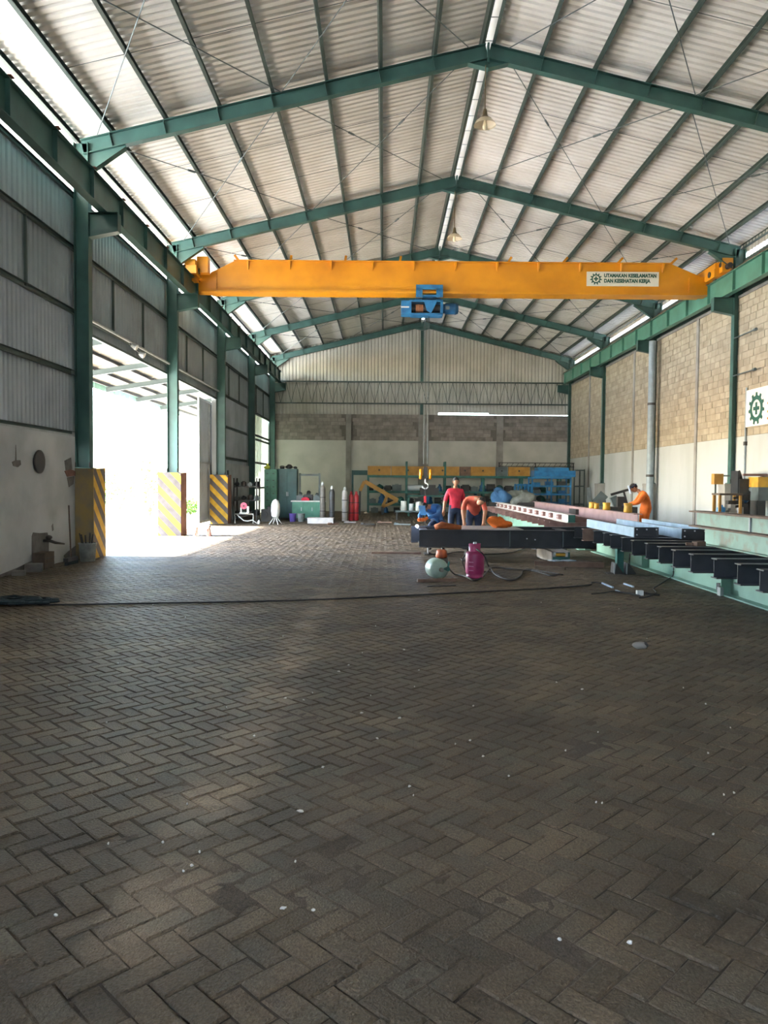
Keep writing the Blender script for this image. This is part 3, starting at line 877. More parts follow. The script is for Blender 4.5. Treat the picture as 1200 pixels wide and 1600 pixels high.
# K3 sign on the girder
def gear_mb(r0, r1, rin, n, y, thick, cross):
    mb = MB(); out = []
    for i in range(n):
        a0 = 2 * math.pi * i / n
        for da, r in ((-.28, r0), (-.17, r1), (.17, r1), (.28, r0)):
            a = a0 + da * 2 * math.pi / n / .56 * .5
            out.append((math.sin(a) * r, math.cos(a) * r))
    m = len(out)
    inn = [(math.sin(math.atan2(x, z)) * rin, math.cos(math.atan2(x, z)) * rin) for x, z in out]
    for yy in (y, y - thick):
        pass
    vs = [(x, y, z) for x, z in out] + [(x, y, z) for x, z in inn] + [(x, y - thick, z) for x, z in out] + [(x, y - thick, z) for x, z in inn]
    fs = []
    for i in range(m):
        j = (i + 1) % m
        fs += [(2 * m + i, 2 * m + j, 3 * m + j, 3 * m + i), (i, j, 2 * m + j, 2 * m + i), (m + i, m + j, 3 * m + j, 3 * m + i)]
    mb.add(vs, fs)
    c, w = cross
    mb.box((0, y - thick / 2, 0), (2 * c, thick, 2 * w)); mb.box((0, y - thick / 2, 0), (2 * w, thick * 1.05, 2 * c))
    return mb
def text_mesh(s, size, depth=.002, bold=.0, spacing=1.0):
    cu = bpy.data.curves.new('lettering', 'FONT'); cu.body = s; cu.size = size; cu.extrude = depth; cu.offset = bold
    cu.align_x = 'LEFT'; cu.space_character = spacing
    o = bpy.data.objects.new('lettering', cu); COL.objects.link(o)
    dg = bpy.context.evaluated_depsgraph_get()
    me = bpy.data.meshes.new_from_object(o.evaluated_get(dg))
    bpy.data.objects.remove(o)
    return me
mb = MB(); mb.b2(4.10, 6.31, -.225, -.205, .275, .71); sg = mb.build('sign_board', SIGNW, cr)
sg['label'] = 'white safety sign with green gear and cross'
gm = gear_mb(.135, .18, .10, 11, 0, .006, (.068, .022)).build('gear_emblem', SIGNG, sg); gm.location = (4.385, -.226, .493)
for s, z, wd in (('UTAMAKAN KESELAMATAN', .545, 1.60), ('DAN KESEHATAN KERJA', .385, 1.42)):
    me = text_mesh(s, .15, .002, .0075)
    xs = [v.co.x for v in me.vertices]; k = wd / (max(xs) - min(xs))
    me.materials.clear(); me.materials.append(SIGNG)
    o = link('lettering', me, sg, (4.63, -.228, z)); o.rotation_euler = (math.pi / 2, 0, 0); o.scale = (k, 1, 1)

# electric hoist under the girder
ho = thing('electric_hoist', 'blue electric wire rope hoist hanging under the yellow girder', 'hoist', (1.35, YC, 7.4))
for sy in (-1, 1):
    mb = MB(); y = sy * .36
    mb.b2(-.42, .40, y - .02, y + .02, .10, .24); mb.b2(-.42, -.22, y - .02, y + .02, -.14, .12); mb.b2(.20, .40, y - .02, y + .02, -.14, .12)
    pl = mb.build('trolley_plate', BLUE, ho)
    for x in (-.32, .30):
        mb = MB(); mb.cyl((x, y - sy * .16, .10), (x, y - sy * .02, .10), .085, n=14); mb.build('wheel', DARK, pl)
        mb = MB(); mb.cyl((x, y + sy * .02, .05), (x, y + sy * .05, .05), .03, n=8); mb.build('axle', BLUE, pl)
        mb = MB(); mb.cyl((x, y + sy * .02, -.09), (x, y + sy * .05, -.09), .025, n=8); mb.build('axle', BLUE, pl)
mb = MB(); mb.b2(-.22, .2, -.36, .36, -.1, -.06); mb.b2(-.6, .42, -.05, .05, -.22, -.14); mb.build('suspension_frame', BLUE, ho)
mb = MB(); mb.cyl((-.55, 0, -.4), (.35, 0, -.4), .13, n=16); dr = mb.build('drum', DARK, ho)
mb = MB()
for i in range(8): mb.lathe([(.13, -.012), (.142, 0), (.13, .012)], (-.4 + i * .03, 0, -.4), 16, 'X')
mb.build('rope_winding', mat('copper', 'b5754f', .5), dr)
mb = MB(); mb.b2(-.86, -.55, -.2, .2, -.62, -.2); mb.build('gear_case', BLUE, ho)
mb = MB(); mb.b2(-.87, -.62, -.21, -.2, -.42, -.38); mb.build('gear_case_trim', WHITE, ho)
mb = MB(); mb.b2(-.56, .42, -.22, .22, -.64, -.58); mb.b2(-.56, .42, -.22, .22, -.24, -.18)
mb.add([(-.18, -.23, -.2), (.25, -.23, -.2), (.05, -.23, -.6), (-.18 + .1, -.23, -.5), (-.18, -.2, -.2), (.25, -.2, -.2), (.05, -.2, -.6), (-.08, -.2, -.5)],
       [(0, 1, 2, 3), (4, 5, 6, 7), (0, 1, 5, 4), (1, 2, 6, 5), (2, 3, 7, 6), (3, 0, 4, 7)])
mb.b2(.34, .42, -.22, .22, -.62, -.2); mb.build('frame', BLUE, ho)
mb = MB(); mb.cyl((.42, 0, -.4), (.5, 0, -.4), .14, n=14); mb.cyl((.5, 0, -.4), (.8, 0, -.4), .17, n=14); mb.cyl((.8, 0, -.4), (.9, 0, -.4), .19, .15, n=14)
mo = mb.build('motor', BLUED, ho)
mb = MB(); mb.b2(.5, .62, -.2, -.15, -.46, -.36); mb.build('terminal_box', GREYSTEEL, mo)
for i, x in enumerate((-.13, -.10, -.02, .01)):
    mb = MB(); mb.cyl((x, 0, -.52), (x, 0, -5.2), .006, n=5); mb.build('wire_rope', GREYSTEEL, ho)
hb = MB()
for s in (-1, 1): hb.lathe([(.0, -.04), (.15, -.04), (.17, 0), (.15, .04), (0, .04)], (-.06 + s * .15, 0, -5.52), 14, 'X')
hk = hb.build('hook_block', YEL, ho); 
for v in hk.data.vertices: v.co.x = -.06 + (v.co.x + .06) * 1.0
mb = MB(); mb.b2(-.12, 0, -.1, .1, -5.66, -5.3); mb.build('crosshead', DARK, hk)
mb = MB(); pts = [(-.06, 0, -5.62), (-.06, 0, -5.78)] + [(-.06 + .09 * math.sin(a), 0, -5.88 + .09 * math.cos(a)) for a in [i * .5 for i in range(0, 10)]]
mb.tube(pts, .022, 8); mb.build('hook', SILVER, hk)
mb = MB()
for i in range(26):
    z = -5.98 - i * .045
    mb.box((-.06, 0, z), (.05 if i % 2 else .018, .018 if i % 2 else .05, .055))
mb.build('sling_chain', DARK, hk)
mb = MB(); mb.b2(-.1, -.03, -.03, .03, -6.5, -6.2); mb.build('chain_hook', REDCYL, hk)

# ================================================================== HANGING LAMPS
for k, lb in ((4, 'nearer enamel pendant lamp hanging from the ridge'), (5, 'second enamel pendant lamp just above the crane girder'), (6, 'enamel pendant lamp at the third ridge joint behind the crane')):
    z = {4: 8.82, 5: 8.65, 6: 8.6}[k]
    t = thing('pendant_lamp', lb, 'lamp', (2.0, D[k] + .02 - .12, z), group='pendant lamps under the ridge')
    mb = MB(); mb.cyl((0, 0, .34), (0, .0, ZRIDGE - z - .46), .012, n=6); mb.build('stem', LAMPT, t)
    mb = MB(); mb.lathe([(.03, .40), (.045, .34), (.05, .28), (.09, .22), (.14, .20)], n=18); mb.build('lamp_cap', LAMPT, t)
    mb = MB(); mb.lathe([(.13, .2), (.2, .13), (.22, .08), (.225, .075), (.2, .1), (.12, .17)], n=22); mb.build('lamp_shade', LAMPSH, t)
    mb = MB(); mb.lathe([(.02, .17), (.03, .12), (.045, .06), (.04, .01), (.015, -.01)], n=14); mb.build('bulb', BULB, t)

# ================================================================== DOWNPIPES, PIPES, SIGN ON THE RIGHT WALL
t = thing('downpipe', 'thick grey downpipe standing against the right wall behind the orange worker', 'pipe', (10.06, 29.1, 0))
mb = MB(); mb.cyl((0, 0, 0), (0, 0, 7.0), .13, n=16); mb.build('pipe', PVC, t)
for z in (1.9, 4.6):
    mb = MB(); mb.cyl((0, 0, z), (0, 0, z + .09), .145, n=16); mb.build('clamp', DARK, t)
p = at(1157, 700, X=10.2)
t = thing('wall_conduit', 'thin grey conduit running down the whitewash beside the second column', 'pipe', (10.34, p.y, 1.2))
mb = MB(); mb.cyl((0, 0, 0), (0, .0, 3.2), .025, n=8); mb.build('pipe', PVC, t)
mb = MB(); mb.b2(-.03, .05, -.05, .05, 1.55, 1.66); mb.build('joint', DARK, t)
for px, lb in (((1148, 587, 1180, 575), 'upper steel rod sticking out from the second right column'), ((1147, 529, 1180, 519), 'topmost steel rod sticking out from the second right column')):
    a = at(px[0], px[1], X=10.24)
    mb = MB(); mb.cyl((0, 0, 0), (-.02, -1.25, 0), .022, n=8); mb.cyl((-.02, -1.25, 0), (-.02, -1.36, 0), .045, n=8)
    tag(mb.build('steel_rod', GREYSTEEL, None, (10.24, D[5] - .1, a.z)), lb, 'rod', 'rods on the second column')

# big safety sign
t = thing('wall_sign', 'large cream safety sign with green gear and cross on the block wall', 'sign', (10.33, at(1182.5, 638, X=10.33).y - .57, at(1182.5, 638, X=10.33).z + .02))
mb = MB(); mb.b2(0, .03, -1.9, 1.22, -.50, .54); mb.build('sign_board', SIGNW, t)
gm = gear_mb(.36, .45, .245, 11, 0, .008, (.17, .05)).build('gear_emblem', SIGNG, t); gm.location = (-.002, .57, -.02); gm.rotation_euler = (0, 0, -math.pi / 2)
for i, (z0, z1) in enumerate(((-.36, -.1), (-.18, .12), (.05, .28))):
    mb = MB()
    pts = [(-.006, -.05 - .09 * k, z0 + (z1 - z0) * (.5 + .5 * math.cos(k * .5 + 2.6))) for k in range(8)]
    mb.tube(pts, .035, 6); b = mb.build('swoosh', ORANGE if i != 1 else YELD, t); b.scale = (.15, 1, 1)

# ================================================================== CANOPY OUTSIDE THE DOORS
cn = thing('canopy', 'lean-to metal canopy sheltering the side doorway outside', 'canopy', (-6.6, 20, 0))
def cz(x): return 5.42 + (x + 6.6) * .165
cy0, cy1 = D[3] + 2.4, 40.0
cs = 3.05 / math.cos(math.atan(.165))
me = corr_mesh('canopy_sheet', 1.0, cs, .2, .03, CANM)
a_ = math.atan(.165)
i = 0
while cy0 + i < cy1:
    o = link('canopy_sheet', me, cn)
    o.matrix_local = frame_mat((0, cy0 + i - 20, cz(-6.6)), (0, 1, 0), (-math.cos(a_), 0, -math.sin(a_)), (-math.sin(a_), 0, math.cos(a_))); i += 1
for x in (-7.3, -8.05, -8.8, -9.5):
    mb = MB(); mb.chan((x + 6.6, cy0 - 20, cz(x) - .06), (x + 6.6, cy1 - 20, cz(x) - .06), .1, .05); mb.build('purlin', DARK, cn)
for y in (13.4, 16.6, 19.6, 23.4, 26.6, 29.8, 33.0):
    mb = MB(); mb.ibeam((0, y - 20, cz(-6.6) - .2), (-3.0, y - 20, cz(-9.6) - .2), .16, .1); mb.build('rafter', mat('canopy_steel', '4a5450', .6), cn)
nseg = int((cy1 - cy0) / .5)
for i in range(nseg):
    y = cy0 + i * .5 - 20
    mb = MB(); mb.b2(-3.09, -3.06, y, y + .485, cz(-9.6) - .24, cz(-9.6) + .04); mb.build('fascia_panel', MINT, cn)
for y in (13.4, 40 - .2):
    mb = MB(); mb.b2(-3.05, -2.95, y - 20.05, y - 19.95, 0, cz(-9.5) - .1); mb.build('post', STEEL, cn)

# shrubs beyond the doorway
def shrub(px, py, Yd, w, h, label, seed):
    p = at(px, py, Y=Yd); p.z = -.02
    t = thing('shrub', label, 'shrub', p, group='shrubs in the yard')
    rr = random.Random(seed)
    mb = MB()
    for i in range(5):
        a = rr.uniform(0, 6.28); mb.tube([(0, 0, 0), (math.cos(a) * w * .2, math.sin(a) * w * .2, h * .5), (math.cos(a) * w * .4, math.sin(a) * w * .4, h * .9)], [.03, .02, .008], 5)
    mb.build('stem', BARK, t)
    mb = MB()
    for i in range(500):
        u = rr.uniform(-1, 1); a = rr.uniform(0, 6.28); q = rr.random() ** .4
        c = Vector((math.cos(a) * q * w * .5 * math.sqrt(1 - u * u), math.sin(a) * q * w * .5 * math.sqrt(1 - u * u), h * .55 + u * q * h * .5))
        R = Euler((rr.uniform(-1, 1), rr.uniform(-1, 1), rr.uniform(0, 6.28))).to_matrix()
        l = rr.uniform(.07, .13)
        mb.add([c + R @ Vector(v) for v in ((0, -l, 0), (l * .4, 0, .01), (0, l, 0), (-l * .4, 0, .01))], [(0, 1, 2, 3)])
    tag(mb.build('foliage', LEAF, t), kind='stuff')
shrub(235, 808, 36, 1.7, 2.6, 'green leafy shrub seen left of the striped guard in the doorway', 1)
shrub(187, 800, 42, 2.2, 2.0, 'washed out shrub in the middle of the doorway', 2)
shrub(298, 808, 37, .9, .8, 'small shrub just right of the striped guard in the doorway', 3)
shrub(168, 805, 44, 1.4, 2.0, 'washed out shrub at the left edge of the doorway', 4)

# ================================================================== STEEL STOCK ON THE RIGHT
t = thing('steel_girder', 'long mint green I-girder lying on the floor under the black cross beams', 'steel beam', (4.92, 0, 0))
mb = MB(); mb.ibeam((.15, 5.0, .25), (.15, 18.2, .25), .50, .30, .02, .014); mb.build('beam', MINT, t)
for y in (7.5, 11.15, 14.6):
    mb = MB(); mb.b2(.0, .14, y - .01, y + .01, .02, .48); mb.build('stiffener', MINT, t)
mb = MB(); mb.b2(-.05, -.0, 11.05, 11.15, 0, .12); mb.build('clip', GALV, t)
mb = MB(); mb.b2(.0, .1, 11.18, 11.3, .06, .16); mb.build('lug', DARK, t)
t = thing('steel_girder', 'second mint green I-girder on the floor closer to the right wall', 'steel beam', (8.2, 0, 0))
mb = MB(); mb.ibeam((.15, 5.0, .25), (.15, 18.2, .25), .50, .30, .02, .014); mb.build('beam', MINT, t)
by = [7.92, 8.48, 9.05, 9.63, 10.22, 10.78, 11.35, 11.95, 12.55, 13.2, 13.75, 14.35, 14.95, 15.6]
bl = [('black steel I-beam, %s of the row across the mint girder counted from the right edge' % ORD[i + 1]) for i in range(14)]
for i, y in enumerate(by):
    mb = MB(); x0 = 3.9 + random.uniform(-.04, .04); y += random.uniform(-.03, .03)
    mb.ibeam((0, 0, .12), (4.75, 0, .12), .235, .16, .012, .01)
    tag(mb.build('black_beam', RUSTP if i == 12 else BLACK, None, (x0, y, .5)), bl[i] if i != 12 else 'rust brown steel I-beam, thirteenth of the row across the mint girder', 'steel beam', 'cross beams on the mint girder')
# mint beams on top
t = thing('steel_beam', 'mint green steel beam lying on the black cross beams at the right edge', 'steel beam', (4.63, 0, .735))
mb = MB(); mb.ibeam((.1, 5, .12), (.1, 11.28, .12), .24, .2, .014, .01); mb.build('beam', MINTR, t)
t = thing('steel_beam', 'rust edged mint beam stacked on top of the other mint beam', 'steel beam', (4.63, 0, .977))
mb = MB(); mb.ibeam((.1, 5, .12), (.1, 11.6, .12), .24, .24, .022, .01); bb = mb.build('beam', RUSTP, t)
mb = MB(); mb.b2(.082, .094, 5, 11.55, .03, .21); mb.build('painted_web', MINTR, t)
mb = MB(); mb.b2(.06, .10, 9.83, 9.86, .025, .215); mb.build('weld_seam', GALV, t)
mb = MB(); mb.box((.03, .02, .03), (.16, .1, .06), (0, 0, .4)); mb.box((-.08, .05, .02), (.12, .06, .04), (0, 0, -.3))
tag(mb.build('steel_offcut', RUSTP, None, (4.45, 10.87, .74)), 'small rusty steel offcut on a black beam beside the mint beams', 'offcut')
# light blue channels with bolted black end plates
for X0, y0, y1, lb in ((4.12, 12.62, 15.55, 'pale blue steel channel with the black bolted end plate nearest the welding table'), (4.78, 12.3, 15.75, 'pale blue steel channel between the two black bolted end plates'),
                       (5.35, 12.9, 15.9, 'pale blue steel channel lying furthest right on the cross beams')):
    t = thing('steel_channel', lb, 'steel channel', (X0, 0, .737), group='pale blue channels')
    mb = MB(); mb.chan((.03, y0, .08), (.03, y1, .08), .16, .07, .006, flip=1); mb.build('channel', LBLUE, t)
    if X0 < 5:
        mb = MB(); mb.b2(.0, .40, y0 - .02, y0 - .008, 0, .165); pl = mb.build('end_plate', BLACK, t)
        for bx, bz in ((.04, .13), (.2, .13), (.36, .13), (.04, .04)):
            mb = MB(); mb.cyl((bx, y0 - .021, bz), (bx, y0 - .032, bz), .013, n=6); mb.build('bolt', SILVER, pl)
# further row of brown cross beams with white and pink beams on top
t = thing('steel_girder', 'pale mint girder on the floor below the row of brown cross beams', 'steel beam', (4.75, 0, 0))
mb = MB(); mb.ibeam((.15, 18.6, .25), (.15, 33.0, .25), .50, .30, .02, .014); mb.build('beam', MINT, t)
t = thing('steel_girder', 'mint girder on the floor under the far ends of the brown cross beams', 'steel beam', (5.78, 0, 0))
mb = MB(); mb.ibeam((.15, 18.6, .25), (.15, 33.0, .25), .50, .30, .02, .014); mb.build('beam', MINT, t)
for i in range(17):
    y = 18.95 + i * .78
    mb = MB(); mb.ibeam((0, 0, .085), (2.1, 0, .085), .17, .14, .012, .01)
    tag(mb.build('brown_beam', BROWNP, None, (4.12 + random.uniform(-.04, .04), y, .5)), 'brown steel I-beam, %s of the row under the white beam counted from the front' % ORD[i + 1], 'steel beam', 'brown cross beams')
t = thing('steel_beam', 'whitish steel beam with dark bolted cleats behind the welding table', 'steel beam', (4.4, 0, .672))
mb = MB(); mb.ibeam((.1, 18.4, .1), (.1, 30.5, .1), .20, .2, .014, .012); bb = mb.build('beam', WHITEP, t)
mb = MB(); mb.b2(.02, .19, 18.385, 18.397, .01, .19); mb.build('end_plate', TEAL, t)
for i in range(12):
    y = 19.4 + i * .95
    mb = MB(); mb.b2(.015, .09, y, y + .26, .04, .16); c = mb.build('cleat', BROWNP, t)
    for q in (.05, .2):
        mb = MB(); mb.cyl((.014, y + q, .1), (.0, y + q, .1), .018, n=6); mb.build('bolt', SILVER, c)
t = thing('steel_beam', 'pinkish grey primed steel beam in front of the orange worker', 'steel beam', (5.6, 0, .672))
mb = MB(); mb.ibeam((.1, 17.2, .14), (.1, 29.0, .14), .27, .2, .014, .012); mb.build('beam', PINKP, t)
mb = MB(); mb.b2(.0, .09, 22.4, 23.2, .05, .2); mb.build('cleat', DARK, t)
# support blocks for the pink beam's free end
mb = MB(); mb.ibeam((0, 0, .335), (1.2, 0, .335), .67, .2, .02, .012)
tag(mb.build('support_stand', BLACK, None, (5.2, 17.6, 0)), 'black support beam under the near end of the pink beam', 'support')
# yellow pots and small things on the pink beam
for px, py, h, r, lb in ((926, 800, .17, .10, 'yellow pot leftmost on the pink beam'), (932.5, 800, .15, .07, 'slim ochre pot second from left on the pink beam'), (948, 802, .19, .10, 'yellow pot in the middle of the pink beam'), (981.5, 806, .22, .10, 'yellow pot by the hands of the orange worker')):
    p = at(px, py, X=5.7)
    mb = MB(); mb.lathe([(r * .85, 0), (r, .02), (r * .9, h * .6), (r, h), (r * .85, h), (r * .8, h - .03)], n=14)
    tag(mb.build('yellow_pot', YELD, None, (5.7, p.y, .947)), lb, 'pot', 'pots on the pink beam')

# grey-green beam stub that carries the table, with roller and white plates
t = thing('beam_stub', 'short pale steel stub with teal end under the welding table', 'steel beam', (3.35, 15.25, 0))
mb = MB(); mb.b2(0, .02, 0, 1.5, .0, .26); mb.b2(0, .36, 0, 1.5, .24, .26); mb.b2(0, .36, 0, 1.5, 0, .02); mb.build('body', WHITEP, t)
mb = MB(); mb.b2(.02, .36, .01, .03, .02, .15); mb.b2(.34, .36, 0, 1.5, .02, .24); mb.build('end_plate', TEAL, t)
mb = MB(); mb.cyl((.06, .05, .19), (.32, .05, .19), .035, n=10); mb.build('roller', YELD, t)
for x in (.06, .3):
    mb = MB(); mb.cyl((x - .02, .05, .2), (x + .02, .05, .2), .055, n=12); mb.build('roller_flange', WHITE, t)
for i, (x, y) in enumerate(((3.35, 14.93), (3.62, 14.98))):
    mb = MB(); mb.box((0, 0, .006), (.22, .2, .012), (0, .0, .5))
    tag(mb.build('steel_plate', LBLUE, None, (x, y, .105)), ['left pale square plate lying on the brown timbers', 'right pale square plate lying on the brown timbers'][i], 'plate')
for i, (x0, y0, x1, y1, h) in enumerate(((2.95, 14.95, 4.25, 14.75, .10), (3.15, 15.12, 4.3, 15.02, .1), (2.9, 14.55, 3.4, 14.3, .05))):
    mb = MB(); mb.bar((0, 0, h / 2), (x1 - x0, y1 - y0, h / 2), .1, h)
    tag(mb.build('timber', WOOD if i else RUSTP, None, (x0, y0, 0)), ['long brown timber lying in front of the pale stub', 'brown timber half hidden behind the pale square plates', 'short dark timber nearest the gas bottle'][i], 'timber', 'timbers on the floor')

# jack stand with two gusseted feet
p = at(968, 896, Z=0)
t = thing('jack_stand', 'teal jack stand with two triangular gussets under the black beams', 'stand', (p.x, p.y, 0))
mb = MB(); mb.box((0, 0, .006), (.5, .3, .012)); mb.build('foot_plate', DARK, t)
mb = MB(); mb.b2(-.06, .06, -.06, .06, .012, .495); mb.build('post', TEAL, t)
for x in (-.12, .1):
    mb = MB(); mb.add([(x, -.14, .012), (x + .16, -.14, .012), (x + .02, -.14, .2), (x, .14, .012), (x + .16, .14, .012), (x + .02, .14, .2)], [(0, 1, 2), (5, 4, 3), (0, 1, 4, 3), (1, 2, 5, 4), (2, 0, 3, 5)])
    g_ = mb.build('gusset', DARK, t)
    mb = MB(); mb.b2(x - .02, x, -.15, -.13, .0, .2); mb.build('edge_bar', GALV, g_)

# ================================================================== WELDING TABLE
t = thing('welding_table', 'low dark table of heavy I-beams being welded by the workers', 'table', (0, 0, .262))
mb = MB(); mb.ibeam((.74, 15.95, .19), (4.40, 15.95, .19), .37, .2, .018, .012); mb.build('front_beam', BLACK, t)
mb = MB(); mb.ibeam((.62, 17.3, .19), (4.40, 17.3, .19), .37, .2, .018, .012); mb.build('rear_beam', BLACK, t)
for x in (.75, 2.4, 3.75):
    mb = MB(); mb.ibeam((x + .1, 16.05, .19), (x + .1, 17.2, .19), .33, .16, .014, .012); mb.build('cross_beam', BLACK, t)
for x in (2.62, 3.72):
    mb = MB(); mb.b2(x - .008, x + .008, 15.86, 15.945, .02, .355); mb.build('stiffener', GREYSTEEL, t)
for x, z in ((2.98, .2), (3.15, .18)):
    mb = MB(); mb.cyl((x, 15.944, z), (x, 15.93, z), .015, n=6); mb.build('bolt', SILVER, t)
for i, (x, y) in enumerate(((1.72, 16.0), (1.0, 17.3), (4.0, 17.0))):
    mb = MB(); mb.ibeam((0, -.25, .13), (0, .25, .13), .26, .18, .016, .012)
    tag(mb.build('support_block', DARK, None, (x, y, 0)), ['dark steel support block under the welding table behind the magenta bottle', 'dark steel support block under the far left of the welding table', 'dark steel support block under the far right of the welding table'][i], 'support', 'support blocks of the welding table')
mb = MB(); mb.b2(1.62, 2.9, 15.9, 17.25, 0, .012)
tag(mb.build('steel_plate', GALV, None, (0, 0, .642)), 'pale flat plate lying on the welding table under the workers', 'plate')
# welding arc, glows at the left end of the frame
p = at(652, 832, Y=16.4)
mb = MB(); mb.blob((0, 0, 0), (.028, .028, .028), 3, .1)
tag(mb.build('welding_arc', SPARK, None, (p.x, p.y, .68)), 'glaring blue white welding arc at the left end of the frame', 'welding arc')

# ================================================================== PEOPLE
STAND = dict(pel=(0, 0, .95), spi=(0, .0, 1.12), che=(0, 0, 1.30), nec=(0, 0, 1.46), hed=(0, -.01, 1.56),
             shL=(.17, 0, 1.40), elL=(.23, .02, 1.13), wrL=(.25, -.05, .89), shR=(-.17, 0, 1.40), elR=(-.23, .02, 1.13), wrR=(-.25, -.05, .89),
             hiL=(.09, 0, .92), knL=(.11, -.03, .50), anL=(.12, .02, .09), toL=(.14, -.14, .035),
             hiR=(-.09, 0, .92), knR=(-.11, -.03, .50), anR=(-.12, .02, .09), toR=(-.14, -.14, .035))
RAD = dict(pel=(.145, .11), spi=(.14, .10), che=(.165, .115), nec=(.058, .058), hed=(.055, .055), shL=(.068, .068), elL=(.05, .05), wrL=(.032, .03),
           hiL=(.1, .1), knL=(.066, .066), anL=(.045, .045), toL=(.04, .03))
def person(label, loc, rotz, pose, mats, sleeve='short', face=(0, -1, 0), hair=HAIR, bulk=1.1):
    """mats: shirt, trousers, hands, shoes; body is one continuous skin surface"""
    J = dict(STAND); J.update(pose)
    J = {k: Vector(v) for k, v in J.items()}
    names = list(J); verts = [J[k] for k in names]; rads = [RAD.get(k, RAD.get(k[:-1] + 'L')) for k in names]
    rads = [tuple(q * (bulk if k[:2] not in ('ne', 'he', 'wr', 'to') else 1) for q in r) for k, r in zip(names, rads)]
    reg = {}
    E = [('pel', 'spi'), ('spi', 'che'), ('che', 'nec'), ('nec', 'hed'), ('che', 'shL'), ('shL', 'elL'), ('elL', 'wrL'), ('che', 'shR'), ('shR', 'elR'), ('elR', 'wrR'),
         ('pel', 'hiL'), ('hiL', 'knL'), ('knL', 'anL'), ('anL', 'toL'), ('pel', 'hiR'), ('hiR', 'knR'), ('knR', 'anR'), ('anR', 'toR')]
    edges = [(names.index(a), names.index(b)) for a, b in E]
    seg = [(J[a], J[b], (a, b)) for a, b in E]
    # hands: palm and five fingers as their own chains rooted in the palm
    for s in 'LR':
        w = J['wr' + s]; d = (w - J['el' + s]).normalized()
        side = d.cross(Vector((0, 1, 0)))
        if side.length < .2: side = d.cross(Vector((0, 0, 1)))
        side.normalize(); nrm = d.cross(side).normalized()
        if nrm.z > 0: nrm = -nrm
        palm = w + d * .055
        verts.append(palm); rads.append((.034, .02)); ip = len(verts) - 1; edges.append((names.index('wr' + s), ip)); seg.append((w, palm, ('hand', 'hand')))
        for q, ln in ((-.03, .062), (-.01, .072), (.01, .068), (.03, .055)):
            k0 = palm + d * .035 + side * q; k1 = k0 + d * ln * .55 + nrm * .008; k2 = k1 + d * ln * .4 + nrm * .022
            i0 = len(verts); verts += [k0, k1, k2]; rads += [(.011, .011), (.0095, .0095), (.008, .008)]
            edges += [(ip, i0), (i0, i0 + 1), (i0 + 1, i0 + 2)]; seg.append((k0, k2, ('hand', 'hand')))
        t0 = w + d * .03 + side * .035; t1 = t0 + side * .02 + d * .035 + nrm * .01
        i0 = len(verts); verts += [t0, t1]; rads += [(.013, .013), (.009, .009)]; edges += [(ip, i0), (i0, i0 + 1)]; seg.append((t0, t1, ('hand', 'hand')))
    me = bpy.data.meshes.new('tmp'); me.from_pydata(verts, edges, [])
    o = bpy.data.objects.new('tmp', me); COL.objects.link(o)
    sk = o.modifiers.new('skin', 'SKIN'); sk.use_smooth_shade = True
    for i, r in enumerate(rads): me.skin_vertices[0].data[i].radius = r
    me.skin_vertices[0].data[names.index('pel')].use_root = True
    sb = o.modifiers.new('sub', 'SUBSURF'); sb.levels = 1; sb.render_levels = 1
    dg = bpy.context.evaluated_depsgraph_get()
    body = bpy.data.meshes.new_from_object(o.evaluated_get(dg)); bpy.data.objects.remove(o)
    # head
    f = Vector(face).normalized(); hc = J['hed'] + (J['hed'] - J['nec']).normalized() * .075 + f * .012
    up = (J['hed'] - J['nec']).normalized(); up = (up - f * up.dot(f)).normalized(); rt = f.cross(up)
    bm = bmesh.new(); bm.from_mesh(body); nb0 = len(bm.faces)
    hm = MB(); n, m = 14, 10; vs = []
    for k in range(m + 1):
        th = math.pi * k / m
        for i in range(n):
            a = 2 * math.pi * i / n
            x, yv, z = math.sin(th) * math.cos(a) * .074, math.sin(th) * math.sin(a) * .092, math.cos(th) * .112
            if z < -.03: x *= 1 - (-z - .03) * 4.2; yv = yv * .85 + .012 if yv > 0 else yv * (1 - (-z - .03) * 3)
            if abs(x) < .018 and yv > .05: yv += .022 * math.exp(-((z + .012) / .022) ** 2)        # nose
            if yv > .05 and abs(z - .012) < .02 and .012 < abs(x) < .045: yv -= .012               # eye sockets
            vs.append(hc + rt * x + f * yv + up * z)
    hv = [bm.verts.new(v) for v in vs]
    for k in range(m):
        for i in range(n):
            try: bm.faces.new((hv[k * n + i], hv[(k + 1) * n + i], hv[(k + 1) * n + (i + 1) % n], hv[k * n + (i + 1) % n]))
            except ValueError: pass
    for s in (-1, 1):      # ears
        b0 = hc + rt * s * .076
        ev = [bm.verts.new(b0 + rt * s * .012 * q + f * x + up * z) for q in (0, 1) for x, z in ((-.022, -.02), (.012, -.025), (.014, .022), (-.02, .028))]
        for q in ((0, 1, 2, 3), (7, 6, 5, 4), (0, 1, 5, 4), (1, 2, 6, 5), (2, 3, 7, 6), (3, 0, 4, 7)): bm.faces.new([ev[i] for i in q])
    bm.faces.ensure_lookup_table()
